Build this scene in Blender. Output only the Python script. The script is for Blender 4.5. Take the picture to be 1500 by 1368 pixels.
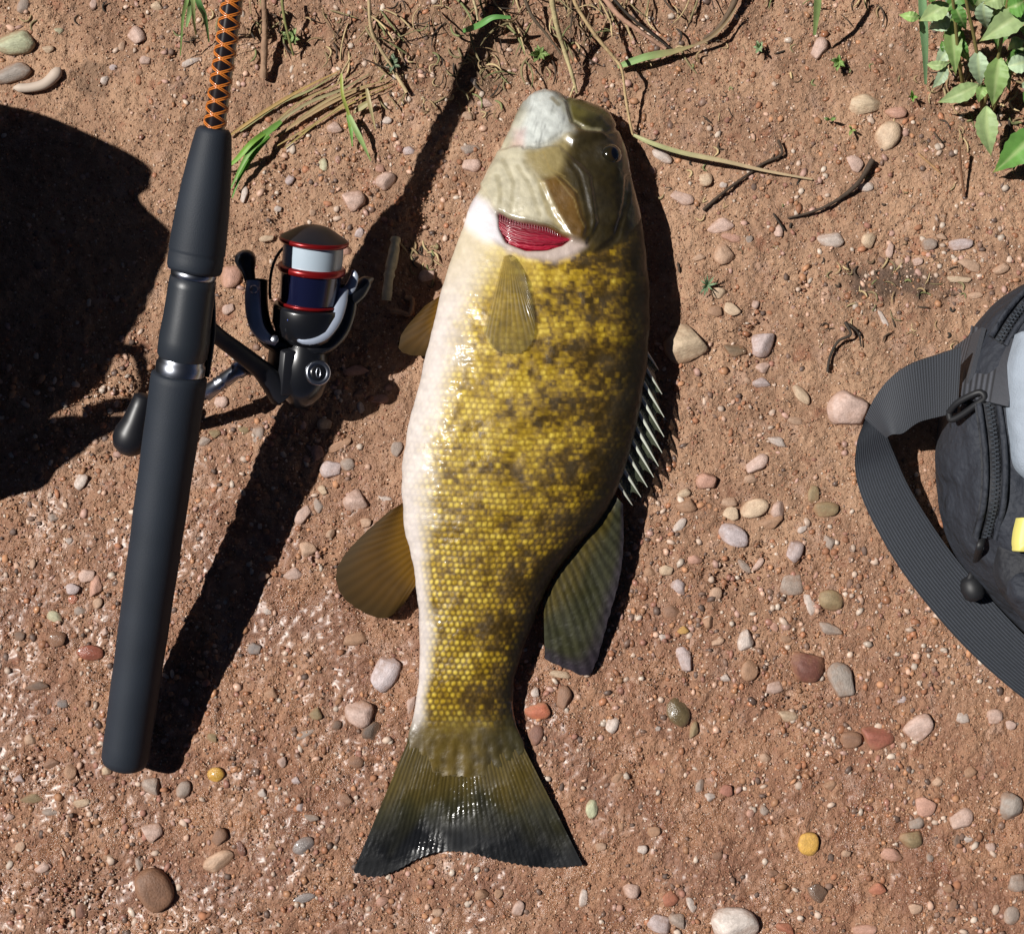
import bpy, math, random
import numpy as np
from mathutils import Vector
random.seed(7); RNG = np.random.default_rng(11)
scene = bpy.context.scene
for o in list(bpy.data.objects): bpy.data.objects.remove(o)
COL = scene.collection

# ---------------------------------------------------------------- camera
TILT = math.radians(3.0); CAM_H = 1.0; MMPX = 0.00042
CAM = np.array([0.0, -CAM_H*math.tan(TILT), CAM_H])
FPX = (CAM_H/math.cos(TILT))/MMPX
cam_data = bpy.data.cameras.new('camera'); cam = bpy.data.objects.new('camera', cam_data); COL.objects.link(cam)
cam.location = CAM; cam.rotation_euler = (TILT, 0, 0)
cam_data.sensor_width = 36.0; cam_data.lens = FPX*36.0/1500.0
cam_data.clip_start = 0.01; cam_data.clip_end = 500.0
scene.camera = cam
_UP = np.array([0, math.cos(TILT), math.sin(TILT)]); _FW = np.array([0, math.sin(TILT), -math.cos(TILT)])

def W(px, py, z=0.0):
    """photo pixel + height above the ground -> world point(s)"""
    px = np.asarray(px, float); py = np.asarray(py, float); z = np.asarray(z, float)
    px, py, z = np.broadcast_arrays(px, py, z)
    a = (px-750.0)/FPX; b = (684.0-py)/FPX
    dx = a; dy = b*_UP[1]+_FW[1]; dz = b*_UP[2]+_FW[2]
    s = (z-CAM[2])/dz
    return np.stack([CAM[0]+dx*s, CAM[1]+dy*s, z], -1)
def project(p):
    d = np.asarray(p, float)-CAM
    f = d@_FW
    return 750+FPX*d[..., 0]/f, 684-FPX*(d@_UP)/f

# ---------------------------------------------------------------- world, sun, exposure
SUN_EL = math.radians(53.0); SUN_TH = math.radians(10.0)     # light travels right and slightly towards the camera's foot
to_sun = Vector((-math.cos(SUN_TH)*math.cos(SUN_EL), math.sin(SUN_TH)*math.cos(SUN_EL), math.sin(SUN_EL)))
world = bpy.data.worlds.new('World'); scene.world = world; world.use_nodes = True
wn = world.node_tree; bg = wn.nodes['Background']
sky = wn.nodes.new('ShaderNodeTexSky'); sky.sky_type = 'NISHITA'; sky.sun_disc = False
sky.air_density = 0.15; sky.dust_density = 0.1; sky.ozone_density = 1.0; sky.sun_elevation = SUN_EL; sky.sun_rotation = math.atan2(to_sun.x, to_sun.y)
wn.links.new(sky.outputs[0], bg.inputs[0]); bg.inputs[1].default_value = 0.05
sd = bpy.data.lights.new('sun', 'SUN'); sd.energy = 5.0; sd.angle = math.radians(0.5); sd.color = (1.0, 0.965, 0.915)
sun = bpy.data.objects.new('sun', sd); COL.objects.link(sun); sun.location = to_sun*5
sun.rotation_euler = to_sun.to_track_quat('Z', 'Y').to_euler()
scene.view_settings.view_transform = 'Standard'; scene.view_settings.look = 'None'
scene.view_settings.exposure = 0.15; scene.view_settings.gamma = 1.0
scene.render.engine = 'CYCLES'
scene.render.resolution_x = 1024; scene.render.resolution_y = 933

# ---------------------------------------------------------------- helpers
def lin(c):
    c = np.asarray(c, float)/255.0
    return np.where(c <= 0.04045, c/12.92, ((c+0.055)/1.055)**2.4)
def lin4(c): return tuple(float(v) for v in lin(c))+(1.0,)
def sstep(a, b, x):
    t = np.clip((np.asarray(x, float)-a)/(b-a), 0, 1); return t*t*(3-2*t)
def mixc(a, b, t):
    t = np.asarray(t)[..., None]; return a*(1-t)+b*t
_PT = RNG.random((256, 256))
def vnoise(x, y, seed=0):
    x = np.asarray(x, float)+seed*17.31; y = np.asarray(y, float)+seed*41.77
    xi = np.floor(x).astype(int); yi = np.floor(y).astype(int)
    fx = x-xi; fy = y-yi; fx = fx*fx*(3-2*fx); fy = fy*fy*(3-2*fy)
    def g(i, j): return _PT[i & 255, j & 255]
    return (g(xi, yi)*(1-fx)+g(xi+1, yi)*fx)*(1-fy)+(g(xi, yi+1)*(1-fx)+g(xi+1, yi+1)*fx)*fy
def fbm(x, y, seed=0, o=4):
    s = 0; a = 0.5; t = 0
    for k in range(o):
        s = s+a*vnoise(np.asarray(x)*2**k, np.asarray(y)*2**k, seed+k*3); t += a; a *= 0.5
    return s/t*2-1
def chash(i, j, seed=0):
    return _PT[(i*7+seed*31) & 255, (j*13+seed*57+(i >> 3)) & 255]

def make_mesh(name, V, polys, col=None, uv=None, smooth=True):
    """polys: list of int arrays (n,k)"""
    me = bpy.data.meshes.new(name); V = np.asarray(V, np.float32)
    me.vertices.add(len(V)); me.vertices.foreach_set('co', V.ravel())
    polys = [np.asarray(p, np.int32) for p in polys if len(p)]
    li = np.concatenate([p.ravel() for p in polys]); tot = np.concatenate([np.full(len(p), p.shape[1], np.int32) for p in polys])
    st = np.concatenate([[0], np.cumsum(tot)[:-1]]).astype(np.int32)
    me.loops.add(len(li)); me.loops.foreach_set('vertex_index', li)
    me.polygons.add(len(tot)); me.polygons.foreach_set('loop_start', st); me.polygons.foreach_set('loop_total', tot)
    if smooth: me.polygons.foreach_set('use_smooth', np.ones(len(tot), bool))
    me.update(calc_edges=True)
    if col is not None:
        c = np.ones((len(V), 4), np.float32); c[:, :3] = col
        at = me.color_attributes.new('Col', 'FLOAT_COLOR', 'POINT'); at.data.foreach_set('color', c.ravel())
    if uv is not None:
        l = me.uv_layers.new(name='UVMap'); l.data.foreach_set('uv', np.asarray(uv, np.float32)[li].ravel())
    me.validate()
    return me
def link(name, me, mat=None, parent=None):
    if mat is not None: me.materials.append(mat)
    o = bpy.data.objects.new(name, me); COL.objects.link(o)
    if parent is not None:
        o.parent = parent
        if parent.parent is not None:
            o.matrix_parent_inverse = (parent.parent.matrix_basis @ parent.matrix_parent_inverse @ parent.matrix_basis).inverted()
        else: o.matrix_parent_inverse = parent.matrix_basis.inverted()
    return o
def empty(name, loc):
    o = bpy.data.objects.new(name, None); COL.objects.link(o); o.location = tuple(float(v) for v in loc); o.empty_display_size = 0.02
    return o
def tag(o, label=None, cat=None, group=None, kind=None):
    if label: o['label'] = label
    if cat: o['category'] = cat
    if group: o['group'] = group
    if kind: o['kind'] = kind
    return o

class MB:
    """collects shapes (world coordinates) into one mesh"""
    def __init__(s): s.V = []; s.T = []; s.Q = []; s.C = []; s.UV = []; s.n = 0
    def add(s, V, quads=None, tris=None, col=(1, 1, 1), uv=None):
        V = np.asarray(V, float).reshape(-1, 3); s.V.append(V)
        if quads is not None and len(quads): s.Q.append(np.asarray(quads)+s.n)
        if tris is not None and len(tris): s.T.append(np.asarray(tris)+s.n)
        c = np.asarray(col, float); s.C.append(np.broadcast_to(c, (len(V), 3)))
        s.UV.append(np.zeros((len(V), 2)) if uv is None else np.asarray(uv, float)); s.n += len(V)
    def grid(s, P, col=(1, 1, 1), uv=None, flip=False, wrapv=False):
        P = np.asarray(P, float); nu, nv = P.shape[:2]
        idx = np.arange(nu*nv).reshape(nu, nv)
        if wrapv: idx = np.concatenate([idx, idx[:, :1]], 1)
        q = np.stack([idx[:-1, :-1], idx[1:, :-1], idx[1:, 1:], idx[:-1, 1:]], -1).reshape(-1, 4)
        if flip: q = q[:, ::-1]
        c = np.asarray(col, float)
        if c.ndim == 3: c = c.reshape(-1, 3)
        s.add(P.reshape(-1, 3), q, None, c, None if uv is None else np.asarray(uv).reshape(-1, 2))
    def tube(s, pts, rad, n=10, col=(1, 1, 1), flat=1.0, up=None, cap=True):
        pts = np.asarray(pts, float); m = len(pts); rad = np.broadcast_to(np.asarray(rad, float), (m,))
        tg = np.gradient(pts, axis=0); tg /= np.linalg.norm(tg, axis=1)[:, None]+1e-12
        ref = np.array([0, 0, 1.0]) if up is None else np.asarray(up, float)
        if up is None and abs(tg[0]@ref) > 0.9: ref = np.array([1.0, 0, 0])
        rings = []
        a = np.arange(n)/n*2*math.pi
        for i in range(m):
            sx = np.cross(tg[i], ref); sx /= np.linalg.norm(sx)+1e-12; sz = np.cross(sx, tg[i]); ref = sz if up is None else ref
            rings.append(pts[i]+rad[i]*(np.cos(a)[:, None]*sx+flat*np.sin(a)[:, None]*sz))
        R = np.array(rings); b = s.n
        s.grid(R, col, wrapv=True, flip=True)
        if cap:
            for end, i in ((0, 0), (1, m-1)):
                k = s.n; V = np.concatenate([R[i], [pts[i]]]); ii = np.arange(n); jj = (ii+1) % n
                t = np.stack([ii, jj, np.full(n, n)], -1)
                s.add(V, None, t if end == 0 else t[:, ::-1], col)
    def lathe(s, org, ax, prof, n=32, col=(1, 1, 1)):
        """prof: [(distance along axis, radius)...]"""
        org = np.asarray(org, float); ax = np.asarray(ax, float); ax = ax/np.linalg.norm(ax)
        ref = np.array([0, 0, 1.0]) if abs(ax[2]) < 0.9 else np.array([1.0, 0, 0])
        sx = np.cross(ax, ref); sx /= np.linalg.norm(sx); sz = np.cross(sx, ax)
        a = np.arange(n)/n*2*math.pi; ring = np.cos(a)[:, None]*sx+np.sin(a)[:, None]*sz
        P = np.array([org+ax*t+ring*max(r, 1e-5) for t, r in prof])
        s.grid(P, col, wrapv=True, flip=True)
    def box(s, c, e1, e2, e3, h, col=(1, 1, 1), bev=0.18):
        """rounded box: half sizes h along unit vectors"""
        c = np.asarray(c, float); E = np.array([e1, e2, e3], float); h = np.asarray(h, float); b = bev*h.min()
        n = 5; g = np.linspace(-1, 1, n)
        V = []; F = []
        def f(p):
            p = np.clip(p, -1, 1)*h; inner = np.clip(p, -(h-b), h-b); d = p-inner; L = np.linalg.norm(d, axis=-1, keepdims=True)
            return inner+np.where(L > 0, d/np.maximum(L, 1e-9)*b, 0)
        xs = np.array([-1, -0.999, 0.999, 1.0]) if False else np.array([-1.0, -0.9, 0, 0.9, 1.0])
        for ax in range(3):
            for sg in (-1, 1):
                A, B = np.meshgrid(xs, xs, indexing='ij'); p = np.zeros(A.shape+(3,)); p[..., ax] = sg
                p[..., (ax+1) % 3] = A; p[..., (ax+2) % 3] = B
                s.grid(c+f(p)@E, col, flip=(sg < 0))
    def build(s, name, mat, parent=None, smooth=True):
        V = np.concatenate(s.V); me = make_mesh(name, V, s.Q and [np.concatenate(s.Q)]+([np.concatenate(s.T)] if s.T else []) or [np.concatenate(s.T)],
                       np.concatenate(s.C), np.concatenate(s.UV), smooth)
        return link(name, me, mat, parent)

def spline(pts, n):
    """Catmull-Rom through the rows of pts"""
    P = np.asarray(pts, float); m = len(P)
    if m == 2: return P[0]+(P[1]-P[0])*np.linspace(0, 1, n)[:, None]
    E = np.vstack([2*P[0]-P[1], P, 2*P[-1]-P[-2]]); t = np.linspace(0, m-1, n); i = np.minimum(t.astype(int), m-2); f = (t-i)[:, None]
    a, b, c, d = E[i], E[i+1], E[i+2], E[i+3]
    return 0.5*(2*b+(c-a)*f+(2*a-5*b+4*c-d)*f**2+(-a+3*b-3*c+d)*f**3)
def pline(pts, u):
    """even resampling of a polyline at parameters u in 0..1 (smoothed)"""
    S = spline(pts, 200); L = np.concatenate([[0], np.cumsum(np.linalg.norm(np.diff(S[:, :2], axis=0), axis=1))]); L /= L[-1]
    return np.stack([np.interp(u, L, S[:, k]) for k in range(S.shape[1])], -1)
def PW(pts): pts = np.asarray(pts, float); return W(pts[..., 0], pts[..., 1], pts[..., 2])

# ---------------------------------------------------------------- materials
def mat(name, color=(128, 128, 128), rough=0.5, spec=0.5, metal=0.0, coat=0.0, attr=False, noise=None, bump=None, objcol=False, sss=0.0, transl=0.0, alpha=1.0, coatr=0.1, rnoise=None):
    m = bpy.data.materials.new(name); m.use_nodes = True; nt = m.node_tree; N = nt.nodes; L = nt.links
    b = N['Principled BSDF']; b.inputs['Roughness'].default_value = rough; b.inputs['Specular IOR Level'].default_value = spec
    b.inputs['Metallic'].default_value = metal; b.inputs['Coat Weight'].default_value = coat; b.inputs['Coat Roughness'].default_value = coatr
    src = None
    if attr:
        a = N.new('ShaderNodeVertexColor'); a.layer_name = 'Col'; src = a.outputs[0]
    elif objcol:
        a = N.new('ShaderNodeObjectInfo'); src = a.outputs['Color']
    else:
        r = N.new('ShaderNodeRGB'); r.outputs[0].default_value = lin4(color); src = r.outputs[0]
    tc = N.new('ShaderNodeTexCoord'); co = tc.outputs['Object']
    if noise:          # list of (scale, low, high)
        for sc, lo, hi in noise:
            nz = N.new('ShaderNodeTexNoise'); nz.inputs['Scale'].default_value = sc; nz.inputs['Detail'].default_value = 4; L.new(co, nz.inputs['Vector'])
            mr = N.new('ShaderNodeMapRange'); mr.inputs[1].default_value = 0.3; mr.inputs[2].default_value = 0.7; mr.inputs[3].default_value = lo; mr.inputs[4].default_value = hi
            L.new(nz.outputs[0], mr.inputs[0])
            vm = N.new('ShaderNodeVectorMath'); vm.operation = 'SCALE'; L.new(src, vm.inputs[0]); L.new(mr.outputs[0], vm.inputs['Scale']); src = vm.outputs[0]
    L.new(src, b.inputs['Base Color'])
    if rnoise:
        sc, lo, hi = rnoise
        nz = N.new('ShaderNodeTexNoise'); nz.inputs['Scale'].default_value = sc; nz.inputs['Detail'].default_value = 3; L.new(co, nz.inputs['Vector'])
        mr = N.new('ShaderNodeMapRange'); mr.inputs[1].default_value = 0.35; mr.inputs[2].default_value = 0.65; mr.inputs[3].default_value = lo; mr.inputs[4].default_value = hi
        L.new(nz.outputs[0], mr.inputs[0]); L.new(mr.outputs[0], b.inputs['Roughness'])
    if bump:           # list of (scale, distance)
        prev = None
        for sc, dist in bump:
            nz = N.new('ShaderNodeTexNoise'); nz.inputs['Scale'].default_value = sc; nz.inputs['Detail'].default_value = 3; L.new(co, nz.inputs['Vector'])
            bp = N.new('ShaderNodeBump'); bp.inputs['Distance'].default_value = dist; bp.inputs['Strength'].default_value = 1.0
            L.new(nz.outputs[0], bp.inputs['Height'])
            if prev is not None: L.new(prev, bp.inputs['Normal'])
            prev = bp.outputs[0]
        L.new(prev, b.inputs['Normal'])
    out = N['Material Output']; sh = b.outputs[0]
    if sss: b.inputs['Subsurface Weight'].default_value = sss; b.inputs['Subsurface Radius'].default_value = (0.004, 0.002, 0.001)
    if transl:
        t = N.new('ShaderNodeBsdfTranslucent'); L.new(src, t.inputs[0]); mx = N.new('ShaderNodeMixShader'); mx.inputs[0].default_value = transl
        L.new(sh, mx.inputs[1]); L.new(t.outputs[0], mx.inputs[2]); sh = mx.outputs[0]
    if alpha < 1:
        t = N.new('ShaderNodeBsdfTransparent'); mx = N.new('ShaderNodeMixShader'); mx.inputs[0].default_value = alpha
        L.new(t.outputs[0], mx.inputs[1]); L.new(sh, mx.inputs[2]); sh = mx.outputs[0]
    L.new(sh, out.inputs[0])
    return m

def ground_material():
    m = bpy.data.materials.new('damp_sand'); m.use_nodes = True; nt = m.node_tree; N = nt.nodes; L = nt.links
    b = N['Principled BSDF']; tc = N.new('ShaderNodeTexCoord'); co = tc.outputs['Object']
    def nz(scale, det=4, rough=0.55):
        n = N.new('ShaderNodeTexNoise'); n.inputs['Scale'].default_value = scale; n.inputs['Detail'].default_value = det; n.inputs['Roughness'].default_value = rough
        L.new(co, n.inputs['Vector']); return n.outputs[0]
    def rng(v, a, c, lo=0.0, hi=1.0):
        r = N.new('ShaderNodeMapRange'); r.inputs[1].default_value = a; r.inputs[2].default_value = c; r.inputs[3].default_value = lo; r.inputs[4].default_value = hi
        r.interpolation_type = 'SMOOTHSTEP'; L.new(v, r.inputs[0]); return r.outputs[0]
    def mixn(f, a, c):
        x = N.new('ShaderNodeMix'); x.data_type = 'RGBA'; L.new(f, x.inputs[0])
        for v, i in ((a, 6), (c, 7)):
            if isinstance(v, tuple): x.inputs[i].default_value = v
            else: L.new(v, x.inputs[i])
        return x.outputs[2]
    def math_(op, a, c):
        x = N.new('ShaderNodeMath'); x.operation = op
        for v, i in ((a, 0), (c, 1)):
            if isinstance(v, (int, float)): x.inputs[i].default_value = v
            else: L.new(v, x.inputs[i])
        return x.outputs[0]
    sep = N.new('ShaderNodeSeparateXYZ'); L.new(co, sep.inputs[0])
    wet = rng(math_('ADD', math_('ADD', sep.outputs[1], math_('MULTIPLY', sep.outputs[0], 0.22)), math_('MULTIPLY', math_('SUBTRACT', nz(9, 3), 0.5), 0.35)), 0.10, -0.16)   # damp towards the water
    dry = mixn(rng(nz(22, 5), 0.36, 0.64), lin4((174, 138, 110)), lin4((148, 114, 90)))
    dmp = mixn(rng(nz(26, 5), 0.36, 0.64), lin4((160, 118, 90)), lin4((136, 95, 73)))
    c = mixn(wet, dry, dmp)
    c = mixn(math_('MULTIPLY', rng(nz(60, 3), 0.56, 0.70), 0.45), c, lin4((178, 146, 128)))       # pinkish silt
    c = mixn(math_('MULTIPLY', rng(nz(47, 4), 0.60, 0.72), 0.5), c, lin4((128, 70, 48)))          # red clay
    c = mixn(math_('MULTIPLY', rng(nz(330, 3), 0.55, 0.72), 0.55), c, lin4((92, 60, 42)))         # dark grains
    c = mixn(math_('MULTIPLY', rng(nz(420, 2), 0.60, 0.74), 0.6), c, lin4((204, 172, 146)))       # pale grains
    a = N.new('ShaderNodeVertexColor'); a.layer_name = 'Col'
    mm = N.new('ShaderNodeMix'); mm.data_type = 'RGBA'; mm.blend_type = 'MULTIPLY'; mm.inputs[0].default_value = 1.0; L.new(c, mm.inputs[6]); L.new(a.outputs[0], mm.inputs[7])
    L.new(mm.outputs[2], b.inputs['Base Color'])
    r = math_('SUBTRACT', 0.86, math_('MULTIPLY', wet, rng(nz(30, 4), 0.44, 0.58, 0.20, 0.68)))
    L.new(r, b.inputs['Roughness']); b.inputs['Specular IOR Level'].default_value = 0.5
    wet2 = rng(math_('ADD', math_('ADD', sep.outputs[1], math_('MULTIPLY', sep.outputs[0], 0.45)), math_('MULTIPLY', math_('SUBTRACT', nz(8, 3), 0.5), 0.4)), -0.04, -0.20); film = math_('MULTIPLY', wet2, rng(nz(24, 4), 0.42, 0.60)); L.new(math_('MULTIPLY', film, 0.9), b.inputs['Coat Weight']); b.inputs['Coat Roughness'].default_value = 0.37
    prev = None
    for sc, d in ((130, 0.0022), (420, 0.0016), (1100, 0.0009)):
        bp = N.new('ShaderNodeBump'); bp.inputs['Distance'].default_value = d; L.new(nz(sc, 3), bp.inputs['Height'])
        if prev is not None: L.new(prev, bp.inputs['Normal'])
        prev = bp.outputs[0]
    L.new(prev, b.inputs['Normal'])
    return m

M = {}
M['ground'] = ground_material()
M['grit'] = mat('grit', attr=True, rough=0.5, rnoise=(17, 0.85, 0.28))
def dusty(name, rough, coat, amt):
    m = mat(name, objcol=True, rough=rough, coat=coat, noise=[(1.6, 0.8, 1.14), (6, 0.86, 1.1), (16, 0.88, 1.08)], bump=[(9, 0.0004)]); N = m.node_tree.nodes; L = m.node_tree.links; b = N['Principled BSDF']
    src = b.inputs['Base Color'].links[0].from_socket; tc = [n for n in N if n.type == 'TEX_COORD'][0]; sep = N.new('ShaderNodeSeparateXYZ'); L.new(tc.outputs['Object'], sep.inputs[0])
    nz = N.new('ShaderNodeTexNoise'); nz.inputs['Scale'].default_value = 2.6; nz.inputs['Detail'].default_value = 5; L.new(tc.outputs['Object'], nz.inputs['Vector'])
    ad = N.new('ShaderNodeMath'); ad.operation = 'MULTIPLY_ADD'; ad.inputs[1].default_value = 1.6; L.new(nz.outputs[0], ad.inputs[0]); L.new(sep.outputs[2], ad.inputs[2])
    mr = N.new('ShaderNodeMapRange'); mr.inputs[1].default_value = 1.55; mr.inputs[2].default_value = 0.65; mr.inputs[3].default_value = 0.04; mr.inputs[4].default_value = amt; L.new(ad.outputs[0], mr.inputs[0])
    mx = N.new('ShaderNodeMix'); mx.data_type = 'RGBA'; L.new(mr.outputs[0], mx.inputs[0]); L.new(src, mx.inputs[6]); mx.inputs[7].default_value = lin4((150, 110, 82)); L.new(mx.outputs[2], b.inputs['Base Color'])
    return m
M['pebble'] = dusty('pebble', 0.62, 0.0, 0.75)
M['pebble_wet'] = dusty('wet_pebble', 0.2, 0.6, 0.35)
M['fish'] = mat('fish_skin', attr=True, rough=0.5, spec=0.36, coat=0.06, coatr=0.15, bump=[(900, 0.00012)], rnoise=(55, 0.36, 0.66))
M['fish_wet'] = mat('wet_fish_skin', attr=True, rough=0.4, spec=0.45, coat=1.0, coatr=0.2, bump=[(260, 0.0003), (900, 0.00010)], rnoise=(55, 0.3, 0.55))
M['fin'] = mat('fin_membrane', attr=True, rough=0.4, spec=0.35, coat=0.75, coatr=0.09, transl=0.15, bump=[(120, 0.0014), (350, 0.0003)], rnoise=(38, 0.12, 0.95))
M['fin_clear'] = mat('clear_fin', attr=True, rough=0.2, coat=1.0, coatr=0.06, bump=[(160, 0.0016)], transl=0.3, alpha=0.72)
M['fin_soft'] = mat('soft_fin', attr=True, rough=0.6, spec=0.12, coat=0.0, transl=0.25, alpha=0.96)
M['fin_pec'] = mat('pectoral_membrane', attr=True, rough=0.35, spec=0.3, coat=0.2, transl=0.3, alpha=0.33)
M['spine'] = mat('fin_spine', (206, 210, 196), rough=0.12, coat=1.0)
M['gill'] = mat('gill', attr=True, rough=0.4, coat=0.3, sss=0.15)
M['eye'] = mat('eye', attr=True, rough=0.06, coat=1.0)
M['foam'] = mat('foam_grip', (34, 40, 49), rough=0.62, spec=0.32, noise=[(40, 0.9, 1.1)], bump=[(1500, 0.00012)])
M['seat'] = mat('reel_seat', (36, 41, 48), rough=0.42, bump=[(900, 0.00004)])
M['chrome'] = mat('satin_chrome', (164, 168, 178), rough=0.3, metal=1.0)
M['silver'] = mat('silver_paint', (164, 174, 192), rough=0.32, metal=0.3, noise=[(90, 0.85, 1.05)])
M['black'] = mat('gloss_black', (20, 21, 25), rough=0.28, coat=0.3)
M['satin'] = mat('satin_black', (24, 25, 30), rough=0.42)
M['red'] = mat('anodised_red', (130, 20, 22), rough=0.28, metal=0.45)
M['blueblk'] = mat('blue_black', (26, 30, 62), rough=0.22, metal=0.4, coat=0.5)
M['line'] = mat('fishing_line', attr=True, rough=0.35, coat=0.3)
M['orange'] = mat('orange_thread', (196, 114, 44), rough=0.35, coat=0.6)
M['rust'] = mat('brown_thread', (104, 48, 18), rough=0.3, coat=0.6)
M['blank'] = mat('rod_blank', (30, 22, 22), rough=0.18, coat=1.0)
M['nylon'] = mat('nylon_fabric', (38, 42, 51), rough=0.75, noise=[(30, 0.8, 1.15)], bump=[(40, 0.010), (110, 0.003), (1600, 0.00025)])
M['nylon2'] = mat('black_nylon', (29, 31, 37), rough=0.7, noise=[(40, 0.8, 1.2)], bump=[(50, 0.009), (1600, 0.00025)])
M['web'] = mat('webbing', attr=True, rough=0.7, bump=[(1500, 0.0002)])
M['grey'] = mat('grey_mesh_panel', (146, 156, 168), rough=0.7, noise=[(60, 0.85, 1.1)], bump=[(70, 0.002), (1100, 0.0004)])
M['yellow'] = mat('yellow_tag', (218, 208, 116), rough=0.5)
M['plastic'] = mat('black_plastic', (26, 27, 30), rough=0.55)
M['leaf'] = mat('leaf', attr=True, rough=0.5, spec=0.4, transl=0.3, noise=[(120, 0.85, 1.12)])
M['twig'] = mat('twig', attr=True, rough=0.8, noise=[(200, 0.75, 1.2)], bump=[(500, 0.0004)])

# ---------------------------------------------------------------- ground
def gz(x, y):
    x = np.asarray(x, float); y = np.asarray(y, float)
    return 0.0022*fbm(x*16, y*16, 1, 3)+0.0007*fbm(x*75, y*75, 5, 2)+0.012*sstep(0.22, 0.6, y)+0.0025*sstep(0.16, 0.26, y)*fbm(x*40, y*40, 9, 2)
def GW(px, py, dz=0.0):
    """photo pixel -> point on the ground surface (+dz)"""
    p = W(px, py, 0.0); p = W(px, py, gz(p[..., 0], p[..., 1])); p[..., 2] = gz(p[..., 0], p[..., 1])+dz
    return p
def axis_lines(lo, hi, step):
    core = np.arange(lo, hi, step); g = []; d = step; x = 0
    while x < 70: d *= 1.16; x += d; g.append(x)
    g = np.array(g); return np.concatenate([lo-g[::-1], core, core[-1]+g])
gx = axis_lines(-0.36, 0.36, 0.00125); gy = axis_lines(-0.32, 0.335, 0.00125)
X, Y = np.meshgrid(gx, gy, indexing='ij')
fine = 0.0011*fbm(X*75, Y*75, 23, 2)+0.0012*fbm(X*150, Y*150, 21, 2)+0.0008*fbm(X*420, Y*420, 31, 1)
near = ((np.abs(X) < 0.6) & (np.abs(Y) < 0.6))
pit = 0.0022*sstep(0.35, 0.7, fbm(X*34, Y*34, 77, 3))
Z = gz(X, Y)+np.where(near, fine, 0)-np.where(near, pit, 0)
px_, py_ = project(np.stack([X, Y, Z], -1))
stain = np.ones(X.shape+(3,))
def blot(cx, cy, rx, ry, seed, amt, tint):
    d = np.sqrt(((px_-cx)/rx)**2+((py_-cy)/ry)**2)+0.55*fbm(px_/22, py_/22, seed, 3)
    k = (1-sstep(0.45, 1.05, d))*amt
    stain[...] = stain*(1-k[..., None])+stain*np.array(tint)*k[..., None]
blot(1320, 410, 95, 34, 3, 0.85, (0.28, 0.30, 0.34)); blot(1255, 440, 60, 40, 4, 0.5, (0.55, 0.55, 0.55))
blot(1265, 520, 60, 70, 6, 0.4, (0.75, 0.78, 0.78)); blot(135, 122, 26, 40, 7, 0.7, (0.45, 0.45, 0.46))
blot(640, 60, 190, 90, 8, 0.5, (0.6, 0.62, 0.6)); blot(900, 60, 170, 80, 9, 0.5, (0.62, 0.64, 0.62)); blot(700, 120, 60, 40, 12, 0.6, (0.45, 0.45, 0.45))
blot(1420, 200, 80, 60, 10, 0.5, (0.6, 0.6, 0.55)); blot(210, 20, 60, 20, 14, 0.4, (0.7, 0.7, 0.7)); blot(370, 1110, 80, 36, 15, 0.4, (0.8, 0.66, 0.55))
mg = MB(); mg.grid(np.stack([X, Y, Z], -1), stain)
ground = mg.build('ground', M['ground']); tag(ground, 'reddish brown damp sand strewn with grit', 'ground', kind='structure')

# grit: countless grains, one object
def ico():
    t = (1+5**0.5)/2
    v = np.array([(-1, t, 0), (1, t, 0), (-1, -t, 0), (1, -t, 0), (0, -1, t), (0, 1, t), (0, -1, -t), (0, 1, -t), (t, 0, -1), (t, 0, 1), (-t, 0, -1), (-t, 0, 1)])
    f = np.array([(0, 11, 5), (0, 5, 1), (0, 1, 7), (0, 7, 10), (0, 10, 11), (1, 5, 9), (5, 11, 4), (11, 10, 2), (10, 7, 6), (7, 1, 8), (3, 9, 4), (3, 4, 2), (3, 2, 6), (3, 6, 8), (3, 8, 9), (4, 9, 5), (2, 4, 11), (6, 2, 10), (8, 6, 7), (9, 8, 1)])
    return v/np.linalg.norm(v[0]), f
IV, IF = ico()
def grit(n, rmin, rmax, dens_seed):
    xs = RNG.uniform(-0.40, 0.40, n*3); ys = RNG.uniform(-0.35, 0.37, n*3)
    d = 0.45+1.1*fbm(xs*14, ys*14, dens_seed, 3)+0.30*sstep(0.12, -0.12, ys)
    k = RNG.random(n*3) < d; xs = xs[k][:n]; ys = ys[k][:n]; m = len(xs)
    r = rmin*(rmax/rmin)**(RNG.random(m)**2.2)
    sc = np.stack([r*RNG.uniform(0.8, 1.7, m), r*RNG.uniform(0.7, 1.2, m), r*RNG.uniform(0.35, 0.7, m)], -1)
    V = IV[None]*(1+RNG.uniform(-0.22, 0.22, (m, 12, 1)))*sc[:, None]
    a = RNG.uniform(0, 6.28, m); c, s = np.cos(a)[:, None], np.sin(a)[:, None]
    V = np.stack([V[..., 0]*c-V[..., 1]*s, V[..., 0]*s+V[..., 1]*c, V[..., 2]], -1)
    V += np.stack([xs, ys, gz(xs, ys)+0.0011*fbm(xs*75, ys*75, 23, 2)+0.0012*fbm(xs*150, ys*150, 21, 2)+sc[:, 2]*0.2], -1)[:, None]
    pal = lin([(176, 128, 94), (150, 104, 76), (196, 160, 138), (192, 168, 150), (150, 106, 90), (124, 98, 84), (104, 84, 74), (178, 142, 128), (196, 178, 162), (164, 112, 82), (158, 116, 86), (140, 96, 70)])
    C = pal[RNG.integers(0, len(pal), m)]*RNG.uniform(0.75, 1.15, (m, 1))
    T = (IF[None]+12*np.arange(m)[:, None, None]).reshape(-1, 3)
    return V.reshape(-1, 3), T, np.repeat(C, 12, 0)
V1, T1, C1 = grit(24000, 0.0006, 0.0024, 3)
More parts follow.
